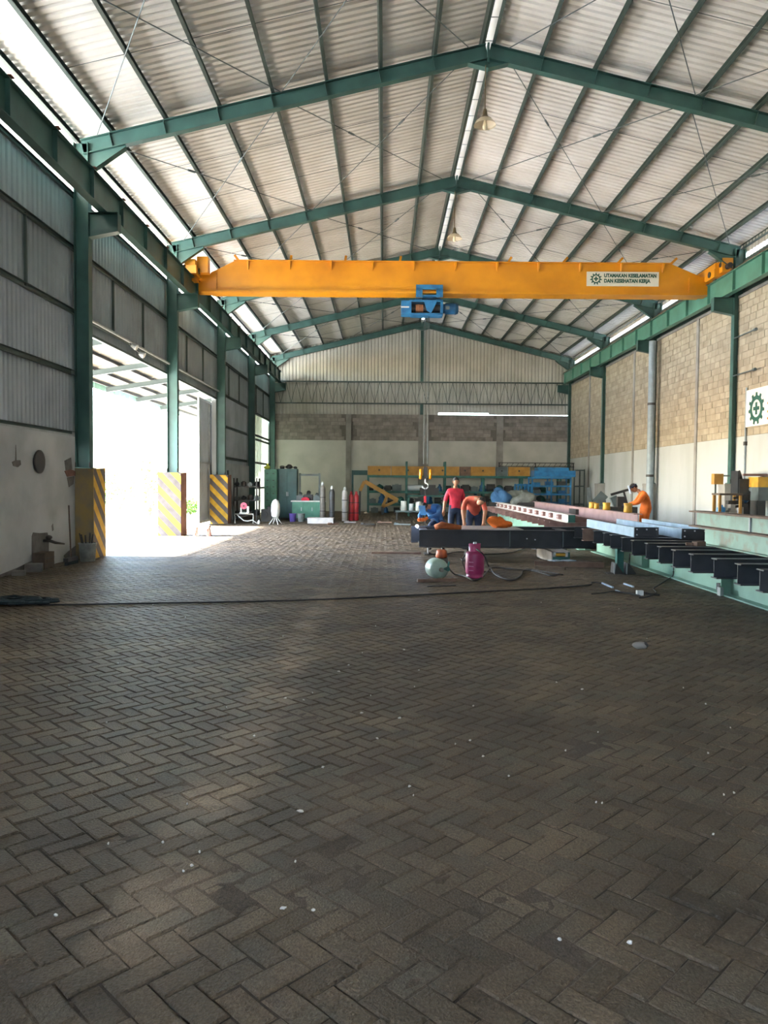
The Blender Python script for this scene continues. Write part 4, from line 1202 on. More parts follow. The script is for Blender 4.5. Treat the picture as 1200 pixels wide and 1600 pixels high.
    for i, fc in enumerate(bm.faces):
        fc.smooth = True
        if i >= nb0: fc.material_index = 0; continue
        c = fc.calc_center_median(); best = None
        for a, b, nm in seg:
            ab = b - a; tt = max(0, min(1, (c - a).dot(ab) / max(ab.length_squared, 1e-9))); dd = (c - (a + ab * tt)).length
            if best is None or dd < best[0]: best = (dd, nm, tt)
        nm = best[1]; k = 1
        if nm[0] == 'hand': k = 3
        elif nm[0] in ('nec',): k = 0
        elif nm[0][:2] in ('el',): k = 1 if sleeve == 'long' and best[2] < .93 else (0 if sleeve == 'short' else 3)
        elif nm[0] in ('che', 'spi') or nm[0][:2] == 'sh': k = 1
        elif nm[0] == 'pel' and nm[1] == 'spi': k = 1
        elif nm[0] == 'pel' or nm[0][:2] in ('hi', 'kn'): k = 2
        elif nm[0][:2] == 'an': k = 4
        fc.material_index = k
    bmesh.ops.recalc_face_normals(bm, faces=bm.faces)
    body.materials.clear()
    for m_ in (SKIN, mats[0], mats[1], mats[2], mats[3]): body.materials.append(m_)
    bm.to_mesh(body); bm.free()
    t = thing('person', label, 'person', loc, rotz)
    link('body', body, t)
    # hair cap
    mb = MB(); vs = []; fs = []
    for k in range(7):
        th = math.pi * .56 * k / 6
        for i in range(16):
            a = 2 * math.pi * i / 16; front = max(0, math.sin(a))
            th2 = th * (1 - .42 * front)
            vs.append(hc + rt * math.sin(th2) * math.cos(a) * .082 + f * (math.sin(th2) * math.sin(a) * .098 - .006) + up * (math.cos(th2) * .12 + .004))
    for k in range(6):
        for i in range(16): fs.append((k * 16 + i, (k + 1) * 16 + i, (k + 1) * 16 + (i + 1) % 16, k * 16 + (i + 1) % 16))
    mb.add(vs, fs, 0, True); mb.build('hair', hair, t)
    for s in (-1, 1):
        mb = MB(); mb.blob(hc + rt * s * .029 + f * .077 + up * .012, (.012, .006, .006), 1, 0, 8, 5); mb.build('eye', HAIR, t)
    mb = MB(); mb.bar(hc + rt * -.024 + f * .083 - up * .05, hc + rt * .024 + f * .083 - up * .05, .008, .006, up=up); mb.build('mouth', BROWNP, t)
    return t, J, hc, f, up, rt

# standing man in a red shirt
p = at(712, 760, Y=19.4)
person('person in a bright red shirt standing behind the welding table looking down', (p.x, 19.4, 0), 0.1, dict(nec=(0, .0, 1.48), hed=(0, -.03, 1.575), elR=(-.25, .03, 1.15), wrR=(-.30, -.06, .92)),
       (REDC, NAVY, SKIN, SHOE), 'short', face=(.05, -1, -.25))
# bending man in salmon shirt, hands on the plate
p = at(739, 790, Y=17.75)
person('person in a salmon orange shirt bending over the welding table with arms down', (p.x, 17.75, 0), -.05,
       dict(pel=(.05, .18, .92), spi=(.04, .06, 1.06), che=(.02, -.12, 1.2), nec=(.08, -.30, 1.27), hed=(.12, -.37, 1.24),
            shL=(.2, -.16, 1.24), elL=(.27, -.33, .98), wrL=(.22, -.48, .75), shR=(-.16, -.16, 1.24), elR=(-.24, -.3, .98), wrR=(-.22, -.46, .74),
            hiL=(.14, .2, .9), knL=(.15, .1, .48), anL=(.15, .2, .09), toL=(.17, .04, .035), hiR=(-.05, .2, .9), knR=(-.08, .1, .48), anR=(-.1, .2, .09), toR=(-.12, .04, .035)),
       (SALMON, NAVY, SKIN, SHOE), 'short', face=(.15, -.75, -.65))
# crouching welder in blue at the left end
p = at(683, 825, Y=16.9)
tw, J, hc, f, up, rt = person('person in blue crouching to weld at the left end of the dark table', (p.x, 18.05, 0), .0,
       dict(pel=(.12, .25, .68), spi=(.06, .12, .84), che=(-.03, -.06, .99), nec=(-.14, -.2, 1.06), hed=(-.19, -.28, 1.05),
            shL=(.14, -.1, 1.06), elL=(.08, -.38, .88), wrL=(-.20, -.62, .80), shR=(-.22, -.06, 1.0), elR=(-.34, -.32, .84), wrR=(-.36, -.6, .79),
            hiL=(.21, .22, .66), knL=(.28, -.2, .6), anL=(.22, .05, .12), toL=(.23, -.12, .04), hiR=(.03, .22, .66), knR=(-.10, -.12, .56), anR=(-.06, .2, .12), toR=(-.08, .04, .04)),
       (BLUEC, NAVY, ORANGE, SHOE), 'long', face=(-.45, -.75, -.5))
mb = MB(); c = hc + f * .1
mb.add([c + rt * x + up * z + f * y for x, y, z in ((-.085, -.03, .1), (.085, -.03, .1), (.075, .02, -.12), (-.075, .02, -.12), (-.085, -.01, .1), (.085, -.01, .1), (.075, .04, -.12), (-.075, .04, -.12))],
       [(3, 2, 1, 0), (4, 5, 6, 7), (0, 1, 5, 4), (1, 2, 6, 5), (2, 3, 7, 6), (3, 0, 4, 7)])
mb.build('welding_mask', BLUED, tw)
# orange worker at the right, bowed over the pink beam
p = at(1008, 800, Y=19.6)
tw, J, hc, f, up, rt = person('person in orange coveralls bowing over the pink beam by the right wall', (p.x, 19.6, 0), -math.pi / 2 - .15,
       dict(pel=(0, .06, .95), spi=(0, .05, 1.12), che=(0, -.02, 1.29), nec=(0, -.13, 1.42), hed=(0, -.21, 1.48),
            shL=(.17, -.05, 1.36), elL=(.2, -.2, 1.14), wrL=(.1, -.42, 1.10), shR=(-.17, -.05, 1.36), elR=(-.2, -.2, 1.14), wrR=(-.08, -.44, 1.08)),
       (ORANGE, ORANGE, NAVY, SHOE), 'long', face=(0, -.8, -.6), bulk=1.3)
mb = MB(); mb.tube([hc + rt * .088 * math.cos(a) - up * -.03 + f * (.1 * math.sin(a)) + up * .02 for a in [i * .449 for i in range(15)]], .014, 6); mb.build('headband', NAVY, tw)
mb = MB(); mb.b2(-.12, -.02, 0, 0, 0, 0); 
mb = MB(); c = hc + f * .09 + up * .03
mb.add([c + rt * x + up * z + f * y for x, y, z in ((-.09, -.02, .1), (.09, -.02, .1), (.08, .05, -.1), (-.08, .05, -.1), (-.09, 0, .1), (.09, 0, .1), (.08, .07, -.1), (-.08, .07, -.1))],
       [(3, 2, 1, 0), (4, 5, 6, 7), (0, 1, 5, 4), (1, 2, 6, 5), (2, 3, 7, 6), (3, 0, 4, 7)]); mb.build('face_shield', PALEC, tw)
# orange jacket lying on the frame
mb = MB(); mb.blob((0, 0, .09), (.24, .16, .11), 5, .22, 14, 9, rot=(0, .25, .2)); mb.blob((.2, .05, .06), (.14, .12, .06), 6, .2)
p = at(778, 820, Y=16.5)
tag(mb.build('orange_jacket', ORANGE, None, (p.x, 16.5, .675)), 'crumpled orange jacket lying on the welding table', 'jacket')
# orange sleeves and tool pouch at the frame edge
mb = MB(); mb.tube([(-.12, 0, .05), (.02, -.04, .1), (.18, 0, .07), (.42, .03, .05)], [.06, .075, .07, .045], 10)
p = at(697, 836, Y=15.9)
tag(mb.build('leather_sleeve', mat('brown_orange', 'b06034', .8, 0, '8a4a28', 8), None, (p.x - .1, 15.92, .635)), 'orange brown leather sleeve draped on the front edge of the frame', 'sleeve')
p = at(690, 866, Y=15.4)
t = thing('paint_can', 'orange can with dark base standing on the floor under the frame', 'can', (p.x, 15.35, 0))
mb = MB(); mb.lathe([(.13, 0), (.13, .1), (.12, .11)], n=16); mb.build('base', DARK, t)
mb = MB(); mb.lathe([(.105, .11), (.12, .14), (.1, .25), (.085, .27), (0.02, .275)], n=16); mb.build('can', mat('orange_can', 'b5582e', .5, 0, '8e4020', 9), t)

# ================================================================== GAS BOTTLES IN FRONT
p = at(742, 903, Z=0)
t = thing('gas_bottle', 'magenta gas bottle with collar standing in front of the welding table', 'gas bottle', (p.x, p.y, 0))
mb = MB(); mb.lathe([(.13, 0), (.145, .01), (.145, .045), (.135, .05), (.152, .09), (.16, .13), (.162, .385), (.152, .425), (.125, .45), (.06, .462)], n=24); bo = mb.build('body', MAGENTA, t)
mb = MB()
for a0, a1 in ((.4, 2.5), (3.4, 5.6)):
    n = 9; vs = []
    for i in range(n):
        a = a0 + (a1 - a0) * i / (n - 1)
        vs += [(math.cos(a) * .105, math.sin(a) * .105, .44), (math.cos(a) * .112, math.sin(a) * .112, .585), (math.cos(a) * .098, math.sin(a) * .098, .44), (math.cos(a) * .104, math.sin(a) * .104, .585)]
    fs = []
    for i in range(n - 1):
        k = i * 4; fs += [(k, k + 4, k + 5, k + 1), (k + 2, k + 3, k + 7, k + 6), (k + 1, k + 5, k + 7, k + 3)]
    mb.add(vs, fs, 0, True)
mb.build('collar', MAGENTA, t)
mb = MB(); mb.cyl((0, 0, .47), (0, 0, .56), .02, n=8); mb.cyl((-.05, 0, .53), (.06, -.02, .53), .022, n=8); mb.cyl((0, 0, .56), (0, 0, .61), .03, n=8); mb.build('valve', SILVER, t)
for z in (.14, .21, .28):
    mb = MB(); mb.tube([(math.sin(a) * .1585 - .0, -math.cos(a) * .1585, z) for a in [-.75 + i * .1 for i in range(6)]], .007, 5); mb.build('marking', mat('faded_print', 'c58aa2', .6), bo)
p = at(684, 905, Z=0)
t = thing('pressure_tank', 'pale green round tank lying on its side next to the magenta bottle', 'tank', (p.x, p.y + .1, .17), .25)
mb = MB(); mb.lathe([(.0, -.2), (.1, -.19), (.155, -.14), (.168, -.08), (.168, .14), (.15, .2), (.06, .24), (0, .245)], n=24, axis='Y'); mb.build('body', PALEG, t)
mb = MB(); mb.cyl((0, -.19, 0), (0, -.27, 0), .035, n=10); va = mb.build('valve', GREYCYL, t)
mb = MB(); mb.bar((.0, -.25, 0), (.12, -.27, .05), .03); mb.bar((.1, -.26, .04), (.12, -.26, .14), .025); mb.cyl((.08, -.27, .02), (.08, -.33, .02), .035, n=8); mb.build('regulator', TEAL, t)
p = at(652, 908, Z=0); q = at(712, 907, Z=0)
mb = MB(); mb.bar((0, 0, .025), (q.x - p.x, q.y - p.y + .02, .025), .06, .05)
tag(mb.build('steel_bar', RUSTP, None, (p.x, p.y - .12, 0)), 'flat brown steel bar on the floor before the pale tank', 'bar')
p = at(581, 865, Z=0)
mb = MB(); mb.bar((0, 0, .02), (1.12, -.02, .02), .05, .04)
tag(mb.build('steel_bar', RUSTP, None, (p.x, p.y, 0)), 'long thin rusty bar on the floor left of the welding table', 'bar')
p = at(668, 917, Z=0); mb = MB(); mb.bar((0, 0, .008), (.45, .12, .008), .02, .016)
tag(mb.build('welding_rod', DARK, None, (p.x, p.y, 0)), 'short dark rod on the floor just before the pale tank', 'rod')

def hose(name, pts, r, m, label, cat, n=6, z0=None):
    P = [at(x, y, Z=r + .002) if len(e) == 0 else Vector((at(x, y, Y=e[0]).x, e[0], at(x, y, Y=e[0]).z)) for x, y, *e in pts]
    # smooth
    out = []
    for i in range(len(P) - 1):
        p0, p1, p2, p3 = P[max(i - 1, 0)], P[i], P[i + 1], P[min(i + 2, len(P) - 1)]
        for k in range(6):
            s = k / 6
            v = .5 * ((2 * p1) + (-p0 + p2) * s + (2 * p0 - 5 * p1 + 4 * p2 - p3) * s * s + (-p0 + 3 * p1 - 3 * p2 + p3) * s ** 3)
            v.z = max(v.z, r + .001); out.append(v)
    out.append(P[-1])
    o = out[0].copy(); o.z = 0
    mb = MB(); mb.tube([v - o for v in out], r, n)
    return tag(mb.build(name, m, None, o), label, cat)
hose('gas_hose', [(745, 858, 12.85), (757, 868, 12.9), (764, 885), (775, 898), (798, 906), (814, 900), (818, 892), (830, 890), (880, 898)], .014, RUBBER, 'dark gas hose looping right from the magenta bottle', 'hose')
hose('gas_hose', [(700, 886, 12.6), (712, 898), (728, 901), (742, 907), (756, 900), (770, 887), (800, 889), (835, 892), (860, 899), (875, 897)], .014, RUBBER, 'dark gas hose running from the pale tank past the bottle', 'hose')
hose('gas_hose', [(735, 860, 12.95), (724, 872, 13.0), (725, 884, 13.05), (735, 897), (768, 893), (790, 905), (806, 905), (815, 897)], .012, RUBBER, 'thin hose hanging on the left of the magenta bottle', 'hose')
hose('power_cable', [(62, 945), (110, 944.5), (200, 943), (320, 941), (440, 938.5), (540, 935), (640, 930), (760, 924), (860, 919), (920, 914), (925, 910), (940, 911)], .012, CABLE, 'long black cable stretched across the brick floor', 'cable')
hose('power_cable', [(1052, 872, 13.6), (1053, 890, 12.5), (1050, 902), (1030, 914), (1022, 920), (1026, 926), (1014, 932), (1000, 934), (998, 930), (960, 924), (945, 926), (925, 928)], .010, CABLE, 'thin cable dropping from the black beams onto the floor', 'cable')
hose('power_cable', [(985, 865, 14.2), (984, 878, 14.0), (985, 886)], .012, CABLE, 'short black cable hanging beside the jack stand', 'cable')
hose('power_cable', [(690, 868), (720, 862), (760, 866), (800, 863), (825, 856), (850, 862), (880, 868)], .012, CABLE, 'cable winding on the floor underneath the welding table', 'cable')
for i, (a, b, lb) in enumerate((((941, 912), (958, 919), 'left pale welding rod on the floor by the jack stand'), ((976, 913), (990, 918), 'right pale welding rod on the floor by the jack stand'), ((963, 924), (968, 926), 'tiny pale offcut on the floor before the jack stand'))):
    p, q = at(*a, Z=0), at(*b, Z=0); mb = MB(); mb.bar((0, 0, .012), (q.x - p.x, q.y - p.y, .012), .03, .024)
    tag(mb.build('pale_rod', LBLUE, None, (p.x, p.y, 0)), lb, 'rod')
p = at(1000, 930, Z=0)
t = thing('plug_socket', 'pale extension plug lying at the end of the thin cable', 'plug', (p.x, p.y, 0))
mb = MB(); mb.box((0, 0, .035), (.09, .07, .07)); mb.build('plug', WHITE, t)
mb = MB(); mb.tube([(.04, 0, .04), (.15, -.03, .02), (.27, -.05, .015)], .014, 6); mb.build('cord_tail', CABLE, t)
p = at(1000, 1013, Z=0)
t = thing('rubble_stone', 'lump of grey rubble lying alone on the brick floor at right', 'stone', (p.x, p.y, 0))
mb = MB(); mb.blob((0, 0, .028), (.075, .05, .035), 9, .2, 9, 6); mb.build('stone', CONC, t)
mb = MB(); mb.blob((.05, .01, .03), (.035, .035, .032), 12, .2, 8, 6); mb.build('dark_crust', DARK, t)
# white litter sprinkled over the pavers
mb = MB(); rr = random.Random(21)
spots = [(470, 1269, .045), (895, 910, .0), (632, 1016, .03), (290, 965, .02), (270, 962, .02), (475, 1095, .02), (446, 1092, .03), (565, 1115, .03), (590, 1155, .02), (530, 1050, .03), (356, 997, .02), (185, 1037, .02), (545, 1040, .025), (655, 1048, .02), (870, 1067, .02), (910, 1078, .03), (740, 1104, .02), (625, 1123, .03), (735, 1158, .02), (755, 1183, .02), (398, 1151, .02), (88, 1432, .02), (300, 1354, .02), (287, 1363, .015), (443, 1421, .03), (490, 1424, .02), (875, 1470, .02), (985, 1475, .025), (640, 1230, .02), (505, 1200, .02)]
for i in range(40): spots.append((rr.uniform(30, 1150), rr.uniform(930, 1350), rr.uniform(.008, .016)))
for x, y, s in spots:
    if s == 0: continue
    p = at(x, y, Z=0); s *= .42
    mb.blob((p.x, p.y, .006), (s, s * rr.uniform(.3, .8), .006), rr.randint(0, 99), .25, 6, 4)
tag(mb.build('litter', LITTER), 'white crumbs of litter sprinkled over the brick floor', 'litter', kind='stuff')

# ================================================================== LEFT FRONT CORNER
p = at(28, 944, Z=0)
t = thing('rope_pile', 'heap of dark blue rope on the floor at the left edge', 'rope', (p.x, p.y, 0))
rr = random.Random(4)
for k in range(7):
    pts = []
    ph = rr.uniform(0, 6.28)
    for i in range(26):
        a = ph + i * .5; r = rr.uniform(.12, .2) + .012 * i * .6
        pts.append((math.cos(a) * r * 1.5, math.sin(a) * r * .6, .02 + .035 * (k * .35) * max(0, 1 - r * 2) + rr.uniform(0, .03)))
    mb = MB(); mb.tube(pts, .016, 5); mb.build('rope_coil', NET, t)
p = at(115, 880, Z=0)
t = thing('broom', 'broom with dark bristles leaning on the grey wall', 'broom', (-6.05, p.y - .2, 0))
q = at(108, 790, X=-6.30)
mb = MB(); mb.cyl((.08, 0, .08), (q.x + 6.05, q.y - p.y + .2, q.z), .014, n=8); mb.build('handle', WOOD, t)
mb = MB(); mb.box((.08, 0, .1), (.09, .5, .07)); mb.build('head', DARK, t)
mb = MB()
for i in range(24):
    y = -.24 + i * .0205; mb.box((.08 + .008 * (i % 3), y, .035), (.05, .016, .07))
mb.build('bristles', NET, t)
p = at(136, 877, Z=0)
t = thing('bucket', 'dirty pale bucket beside the ochre column guard', 'bucket', (p.x + .02, p.y, 0))
mb = MB(); mb.lathe([(.13, 0), (.14, .01), (.165, .34), (.175, .345), (.175, .37), (.16, .37), (.155, .3), (.12, .03), (.0, .025)], n=22); mb.build('body', BUCK, t)
mb = MB(); mb.tube([(.17 * math.cos(a), -.0, .35 + -.12 * math.sin(a)) for a in [i * math.pi / 10 for i in range(11)]], .006, 5); mb.build('handle', SILVER, t)
mb = MB()
for i in range(9):
    a = i * .7; mb.bar((.05 * math.cos(a), .05 * math.sin(a), .05), (.13 * math.cos(a) - .02, .13 * math.sin(a), .5 + .03 * (i % 3)), .022)
mb.build('scrap_sticks', DARK, t)
p = at(55, 893, Z=0)
for i, (px, py, s, lb) in enumerate(((54, 893, (.28, .2, .14), 'grey concrete block lying at the foot of the left wall'), (33, 899, (.2, .16, .08), 'small broken grey block at the wall foot nearest the rope'))):
    p = at(px, py, Z=0); mb = MB(); mb.box((0, 0, s[2] / 2), s, (0, 0, .3)); me = mb.mesh('concrete_lump', PLASTD)
    tag(link('concrete_lump', me, None, (min(p.x, -6.13), p.y, 0)), lb, 'block')
p = at(66, 881, X=-6.2)
t = thing('wooden_crate', 'small brown wooden box against the plaster scar on the left wall', 'box', (-6.17, at(66, 881, X=-6.2).y, 0))
mb = MB(); mb.b2(-.11, .11, -.2, .2, .02, .3); mb.build('box', WOOD, t)
for z in (.1, .2):
    mb = MB(); mb.b2(.11, .118, -.2, .2, z - .004, z + .004); mb.build('board_joint', DARK, t)
for y in (-.17, .17):
    mb = MB(); mb.b2(-.1, .1, y - .03, y + .03, 0, .02); mb.build('runner', WOOD, t)
t = thing('floor_tap', 'small black tap sticking out of the left wall above the box', 'tap', (-6.31, at(78, 862, X=-6.2).y, .42))
mb = MB(); mb.tube([(0, 0, .06), (.12, 0, .06), (.2, .05, .02), (.26, .3, -.02)], [.03, .03, .025, .015], 8); mb.build('spout', DARK, t)
mb = MB(); mb.blob((.1, 0, .12), (.06, .06, .045), 2, .1); mb.build('knob', DARK, t)
p = at(61.5, 721.5, X=-6.30)
t = thing('wall_disc', 'round dark disc fixed on the grey plaster of the left wall', 'disc', (-6.318, p.y, p.z))
mb = MB(); mb.lathe([(0, .0), (.19, 0), (.2, .02), (.17, .035), (0, .03)], n=26, axis='X'); mb.build('disc', mat('dark_disc', '232327', .8), t)
mb = MB(); mb.lathe([(.185, .02), (.215, .02), (.215, .04), (.185, .04)], n=26, axis='X'); mb.build('rim', DARK, t)

# little trestle in the sunlit doorway
p = at(316, 838, Z=0)
t = thing('wooden_trestle', 'small red and white wooden trestle on the floor in the bright doorway', 'trestle', (p.x, p.y, 0))
mb = MB(); mb.b2(-.22, .24, -.1, .1, .26, .32); mb.build('top', REDWOOD, t)
for x in (-.16, .18):
    for y in (-.12, .12):
        mb = MB(); mb.bar((x, y * .6, .27), (x * 1.2, y * 1.3, 0), .06, .04); mb.build('leg', REDWOOD, t)
mb = MB(); mb.bar((-.1, -.1, .03), (.22, -.12, .26), .04, .03); mb.build('brace', WHITE, t)

# ================================================================== LEFT REAR CORNER
def cylinder(px, Yd, r, h, m, label, cap=SILVER):
    p = at(px, 800, Y=Yd)
    t = thing('gas_cylinder', label, 'gas cylinder', (p.x, Yd, 0), group='tall gas cylinders')
    mb = MB(); mb.lathe([(r * .9, 0), (r, .02), (r, h * .80), (r * .93, h * .85), (r * .6, h * .9), (r * .32, h * .92)], n=18); mb.build('body', m, t)
    mb = MB(); mb.lathe([(r * .5, h * .88), (r * .5, h * .95), (r * .3, h), (0.01, h)], n=12); mb.build('valve_cap', cap, t)
    for z in (.25, .6):
        mb = MB(); mb.cyl((0, 0, h * z), (0, 0, h * z + .03), r * 1.03, n=18); mb.build('ring', DARK, t)
cylinder(504.5, 31.6, .115, 1.62, GREYCYL, 'grey brown gas cylinder beside the green workbench')
cylinder(519, 31.2, .11, 1.46, DARKCYL, 'dark gas cylinder second from the workbench')
cylinder(539, 32.0, .115, 1.42, WHITEP, 'pale gas cylinder standing next to the red ones')
cylinder(549, 32.3, .11, 1.24, REDCYL, 'left of the two red gas cylinders', REDCYL)
cylinder(557, 32.4, .11, 1.24, REDCYL, 'right of the two red gas cylinders', REDCYL)

# green tool cabinet with drawers, dark cabinet behind
t = thing('tool_cabinet', 'light green metal tool cabinet with rows of drawers in the left rear corner', 'cabinet', (-4.87, 33.0, 0))
mb = MB(); mb.b2(-.27, .26, 0, .55, .08, 2.15); mb.build('body', CABG, t)
for r in range(7):
    for c in range(2):
        mb = MB(); x = -.25 + c * .255; mb.b2(x, x + .235, -.02, .0, .12 + r * .285, .12 + r * .285 + .255); dr = mb.build('drawer', CABG, t)
        mb = MB(); mb.b2(x + .08, x + .155, -.045, -.02, .24 + r * .285, .265 + r * .285); mb.build('handle', DARK, dr)
mb = MB(); mb.b2(-.25, .24, .03, .5, 0, .08); mb.build('plinth', DARK, t)
t = thing('metal_cupboard', 'dark green tall metal cupboard beside the drawer cabinet', 'cabinet', (-4.2, 33.3, 0))
mb = MB(); mb.b2(-.40, .42, 0, .6, .06, 2.18); mb.build('body', CABD, t)
for x0, x1 in ((-.38, .005), (.015, .40)):
    mb = MB(); mb.b2(x0, x1, -.02, 0, .1, 2.14); dd = mb.build('door', CABD, t)
    mb = MB(); mb.b2(.03 if x0 > 0 else -.03, .045 if x0 > 0 else -.015, -.05, -.02, 1.0, 1.18); mb.build('handle', SILVER, dd)
mb = MB(); mb.b2(-.36, .38, .04, .55, 0, .06); mb.build('plinth', DARK, t)
mb = MB(); mb.blob((0, 0, .08), (.14, .14, .08), 4, .15); mb.lathe([(.02, .14), (.05, .16), (.06, .24), (.0, .25)], (0, 0, 0), 10)
tag(mb.build('yellow_bottle', mat('lime', 'b9c04a', .5), None, (-5.05, 33.25, 2.15)), 'small lime yellow bottle on the drawer cabinet', 'bottle')
for i, (x, w) in enumerate(((-4.45, .14), (-4.15, .18), (-3.88, .11))):
    mb = MB(); mb.blob((0, 0, w * .5), (w * .8, w * .7, w * .5), i + 40, .2)
    tag(mb.build('bundle', DARK, None, (x, 33.6, 2.18)), ['leftmost dark bundle on top of the dark cupboard', 'biggest dark bundle on top of the dark cupboard', 'rightmost dark bundle on top of the dark cupboard'][i], 'bundle', 'bundles on the cupboard')

# dark storage rack with machine parts against the left wall
t = thing('storage_rack', 'dark open storage rack full of machine parts behind the third column guard', 'rack', (-5.55, 31.3, 0))
for x in (-.5, .42):
    for y in (-.35, .35):
        mb = MB(); mb.b2(x - .025, x + .025, y - .025, y + .025, 0, 1.75); mb.build('upright', DARK, t)
for z in (.25, .85, 1.4):
    mb = MB(); mb.b2(-.52, .44, -.37, .37, z - .02, z + .02); mb.build('shelf', DARK, t)
rr = random.Random(14)
n = 0
for z in (.27, .87, 1.42):
    for i in range(4):
        x = -5.95 + i * .27; s = rr.uniform(.16, .24)
        mb = MB(); k = (i + n) % 3
        if k == 0: mb.lathe([(s * .45, 0), (s * .5, .02), (s * .5, s * .8), (s * .25, s * .9), (s * .25, s)], n=12)
        elif k == 1: mb.box((0, 0, s * .35), (s, s, s * .7)); mb.box((0, 0, s * .8), (s * .5, s * .6, s * .2)); mb.cyl((s * .5, 0, s * .4), (s * .62, 0, s * .4), s * .2, n=10)
        else: mb.blob((0, 0, s * .45), (s * .55, s * .5, s * .45), n, .2)
        tag(mb.build('machine_part', [DARK, GREYSTEEL, BLACK][(i + n) % 3], None, (x, 31.1, z)),
            '%s machine part from the left on the %s shelf of the dark rack' % (['first', 'second', 'third', 'fourth'][i], ['lowest', 'middle', 'top'][n]), 'machine part', 'parts on the dark rack')
    n += 1
mb = MB(); mb.box((0, 0, .25), (.7, .5, .5)); mb.box((.1, 0, .55), (.4, .4, .12)); mb.cyl((-.2, -.26, .3), (-.2, -.3, .3), .12, n=14)
tag(mb.build('compressor', DARK, None, (-4.6, 31.2, 0)), 'low dark machine housing on the floor right of the dark rack', 'machine')
for i, (x, h) in enumerate(((-6.2, 1.7), (-6.12, 2.05), (-6.05, 1.5))):
    mb = MB(); mb.bar((0, 0, 0), (-.12 - .05 * i, .1, h), .06, .06)
    tag(mb.build('plank', GREYSTEEL, None, (x + .12, 30.0 + .25 * i, 0)), ['shortish grey plank leaning by the third column guard', 'tallest grey plank leaning by the third column guard', 'shortest grey plank leaning beside the dark rack'][i], 'plank', 'planks leaning on the left wall')
# grinder on white stand
p = at(384, 818, Z=0)
t = thing('bench_grinder', 'bench grinder with a pink red wheel on a white tube stand', 'grinder', (p.x, p.y, 0))
mb = MB(); mb.tube([(-.42, .1, .0), (-.42, .1, .36), (.28, .1, .36), (.28, .1, 0)], .025, 8); mb.tube([(-.3, -.1, .34), (-.05, -.1, .12), (.1, -.1, .1), (.28, -.1, .14), (.5, -.15, 0)], .02, 8); mb.build('stand', WHITE, t)
mb = MB(); mb.b2(-.22, .12, -.05, .15, .38, .42); mb.b2(-.2, -.15, 0, .06, .4, .62); mb.b2(.06, .14, -.04, .1, .4, .66); mb.build('bracket', WHITE, t)
mb = MB(); mb.cyl((-.06, .04, .68), (-.06, -.04, .68), .13, n=20); mb.build('wheel_guard', mat('pink_red', 'c8506a', .5), t)
mb = MB(); mb.cyl((-.06, -.041, .68), (-.06, -.06, .68), .035, n=12); mb.build('hub', DARK, t)
p = at(405, 819, Z=0)
mb = MB(); mb.lathe([(.05, 0), (.055, .1), (.03, .13), (.03, .16)], n=12)
tag(mb.build('white_can', WHITE, None, (p.x, p.y, 0)), 'little white can on the floor between grinder and stool', 'can')
# stool under a white cloth
p = at(431, 819, Z=0)
t = thing('draped_stool', 'stool draped with a white cloth in front of the green cabinet', 'stool', (p.x, p.y, 0))
mb = MB(); mb.lathe([(.02, .95), (.1, .9), (.16, .75), (.17, .5), (.15, .32), (.12, .28)], n=14); mb.build('cloth', CLOTHW, t)
for k in range(4):
    a = k * 1.57 + .5; mb = MB(); mb.tube([(.04 * math.cos(a), .04 * math.sin(a), .5), (.1 * math.cos(a), .1 * math.sin(a), .2), (.26 * math.cos(a), .26 * math.sin(a), 0)], .016, 6); mb.build('leg', WHITE, t)
# green workbench with shelf frame on it
t = thing('workbench', 'pale green workbench with cupboard doors left of the gas cylinders', 'workbench', (-3.1, 32.2, 0))
mb = MB(); mb.b2(-.75, .62, 0, .6, .1, .78); mb.build('body', CABG, t)
mb = MB(); mb.b2(-.8, .66, -.04, .64, .78, .83); mb.build('worktop', WHITE, t)
for i in range(3):
    mb = MB(); x = -.73 + i * .45; mb.b2(x, x + .43, -.02, 0, .13, .75); dd = mb.build('door', CABG, t)
    mb = MB(); mb.b2(x + .36, x + .38, -.045, -.02, .4, .55); mb.build('handle', SILVER, dd)
mb = MB(); mb.b2(-.78, .64, .02, .58, 0, .1); mb.build('plinth', DARK, t)
t = thing('pipe_frame', 'grey square tube frame standing behind the green workbench', 'frame', (-3.2, 33.6, 0))
for x in (-.48, .38):
    mb = MB(); mb.b2(x - .04, x + .04, -.04, .04, 0, 2.0); mb.build('post', GREYSTEEL, t)
mb = MB(); mb.b2(-.48, .38, -.04, .04, 1.88, 1.97); mb.build('crossbar', GREYSTEEL, t)
for i, (x, s) in enumerate(((-3.55, .3), (-3.2, .36), (-2.85, .28))):
    mb = MB(); mb.box((0, 0, s * .35), (s, .35, s * .7)); mb.cyl((0, -.1, s * .7), (0, .1, s * .95), s * .25, n=10)
    tag(mb.build('machine', [GREYSTEEL, DARK, GREYSTEEL][i], None, (x, 32.62, .83)), ['left grey machine on the green workbench', 'middle dark machine on the green workbench', 'right grey machine on the green workbench'][i], 'machine', 'machines on the workbench')
mb = MB(); mb.b2(-.16, .16, -.1, .1, 0, .1); mb.b2(-.1, .1, -.08, .08, .1, .14)
tag(mb.build('red_toolbox', REDC, None, (-3.3, 32.28, .83)), 'small red toolbox on the front edge of the green workbench', 'toolbox')
for i, (px, m, lb) in enumerate(((458, PURPLE, 'purple plastic tub on the floor before the green workbench'), (471, BUCK, 'pale plastic tub on the floor before the green workbench'))):
    p = at(px, 815, Z=0); mb = MB(); mb.lathe([(.12, 0), (.15, .32), (.17, .33), (.15, .33), (.11, .03), (0, .03)], n=16)
    tag(mb.build('tub', m, None, (p.x, p.y, 0)), lb, 'tub')
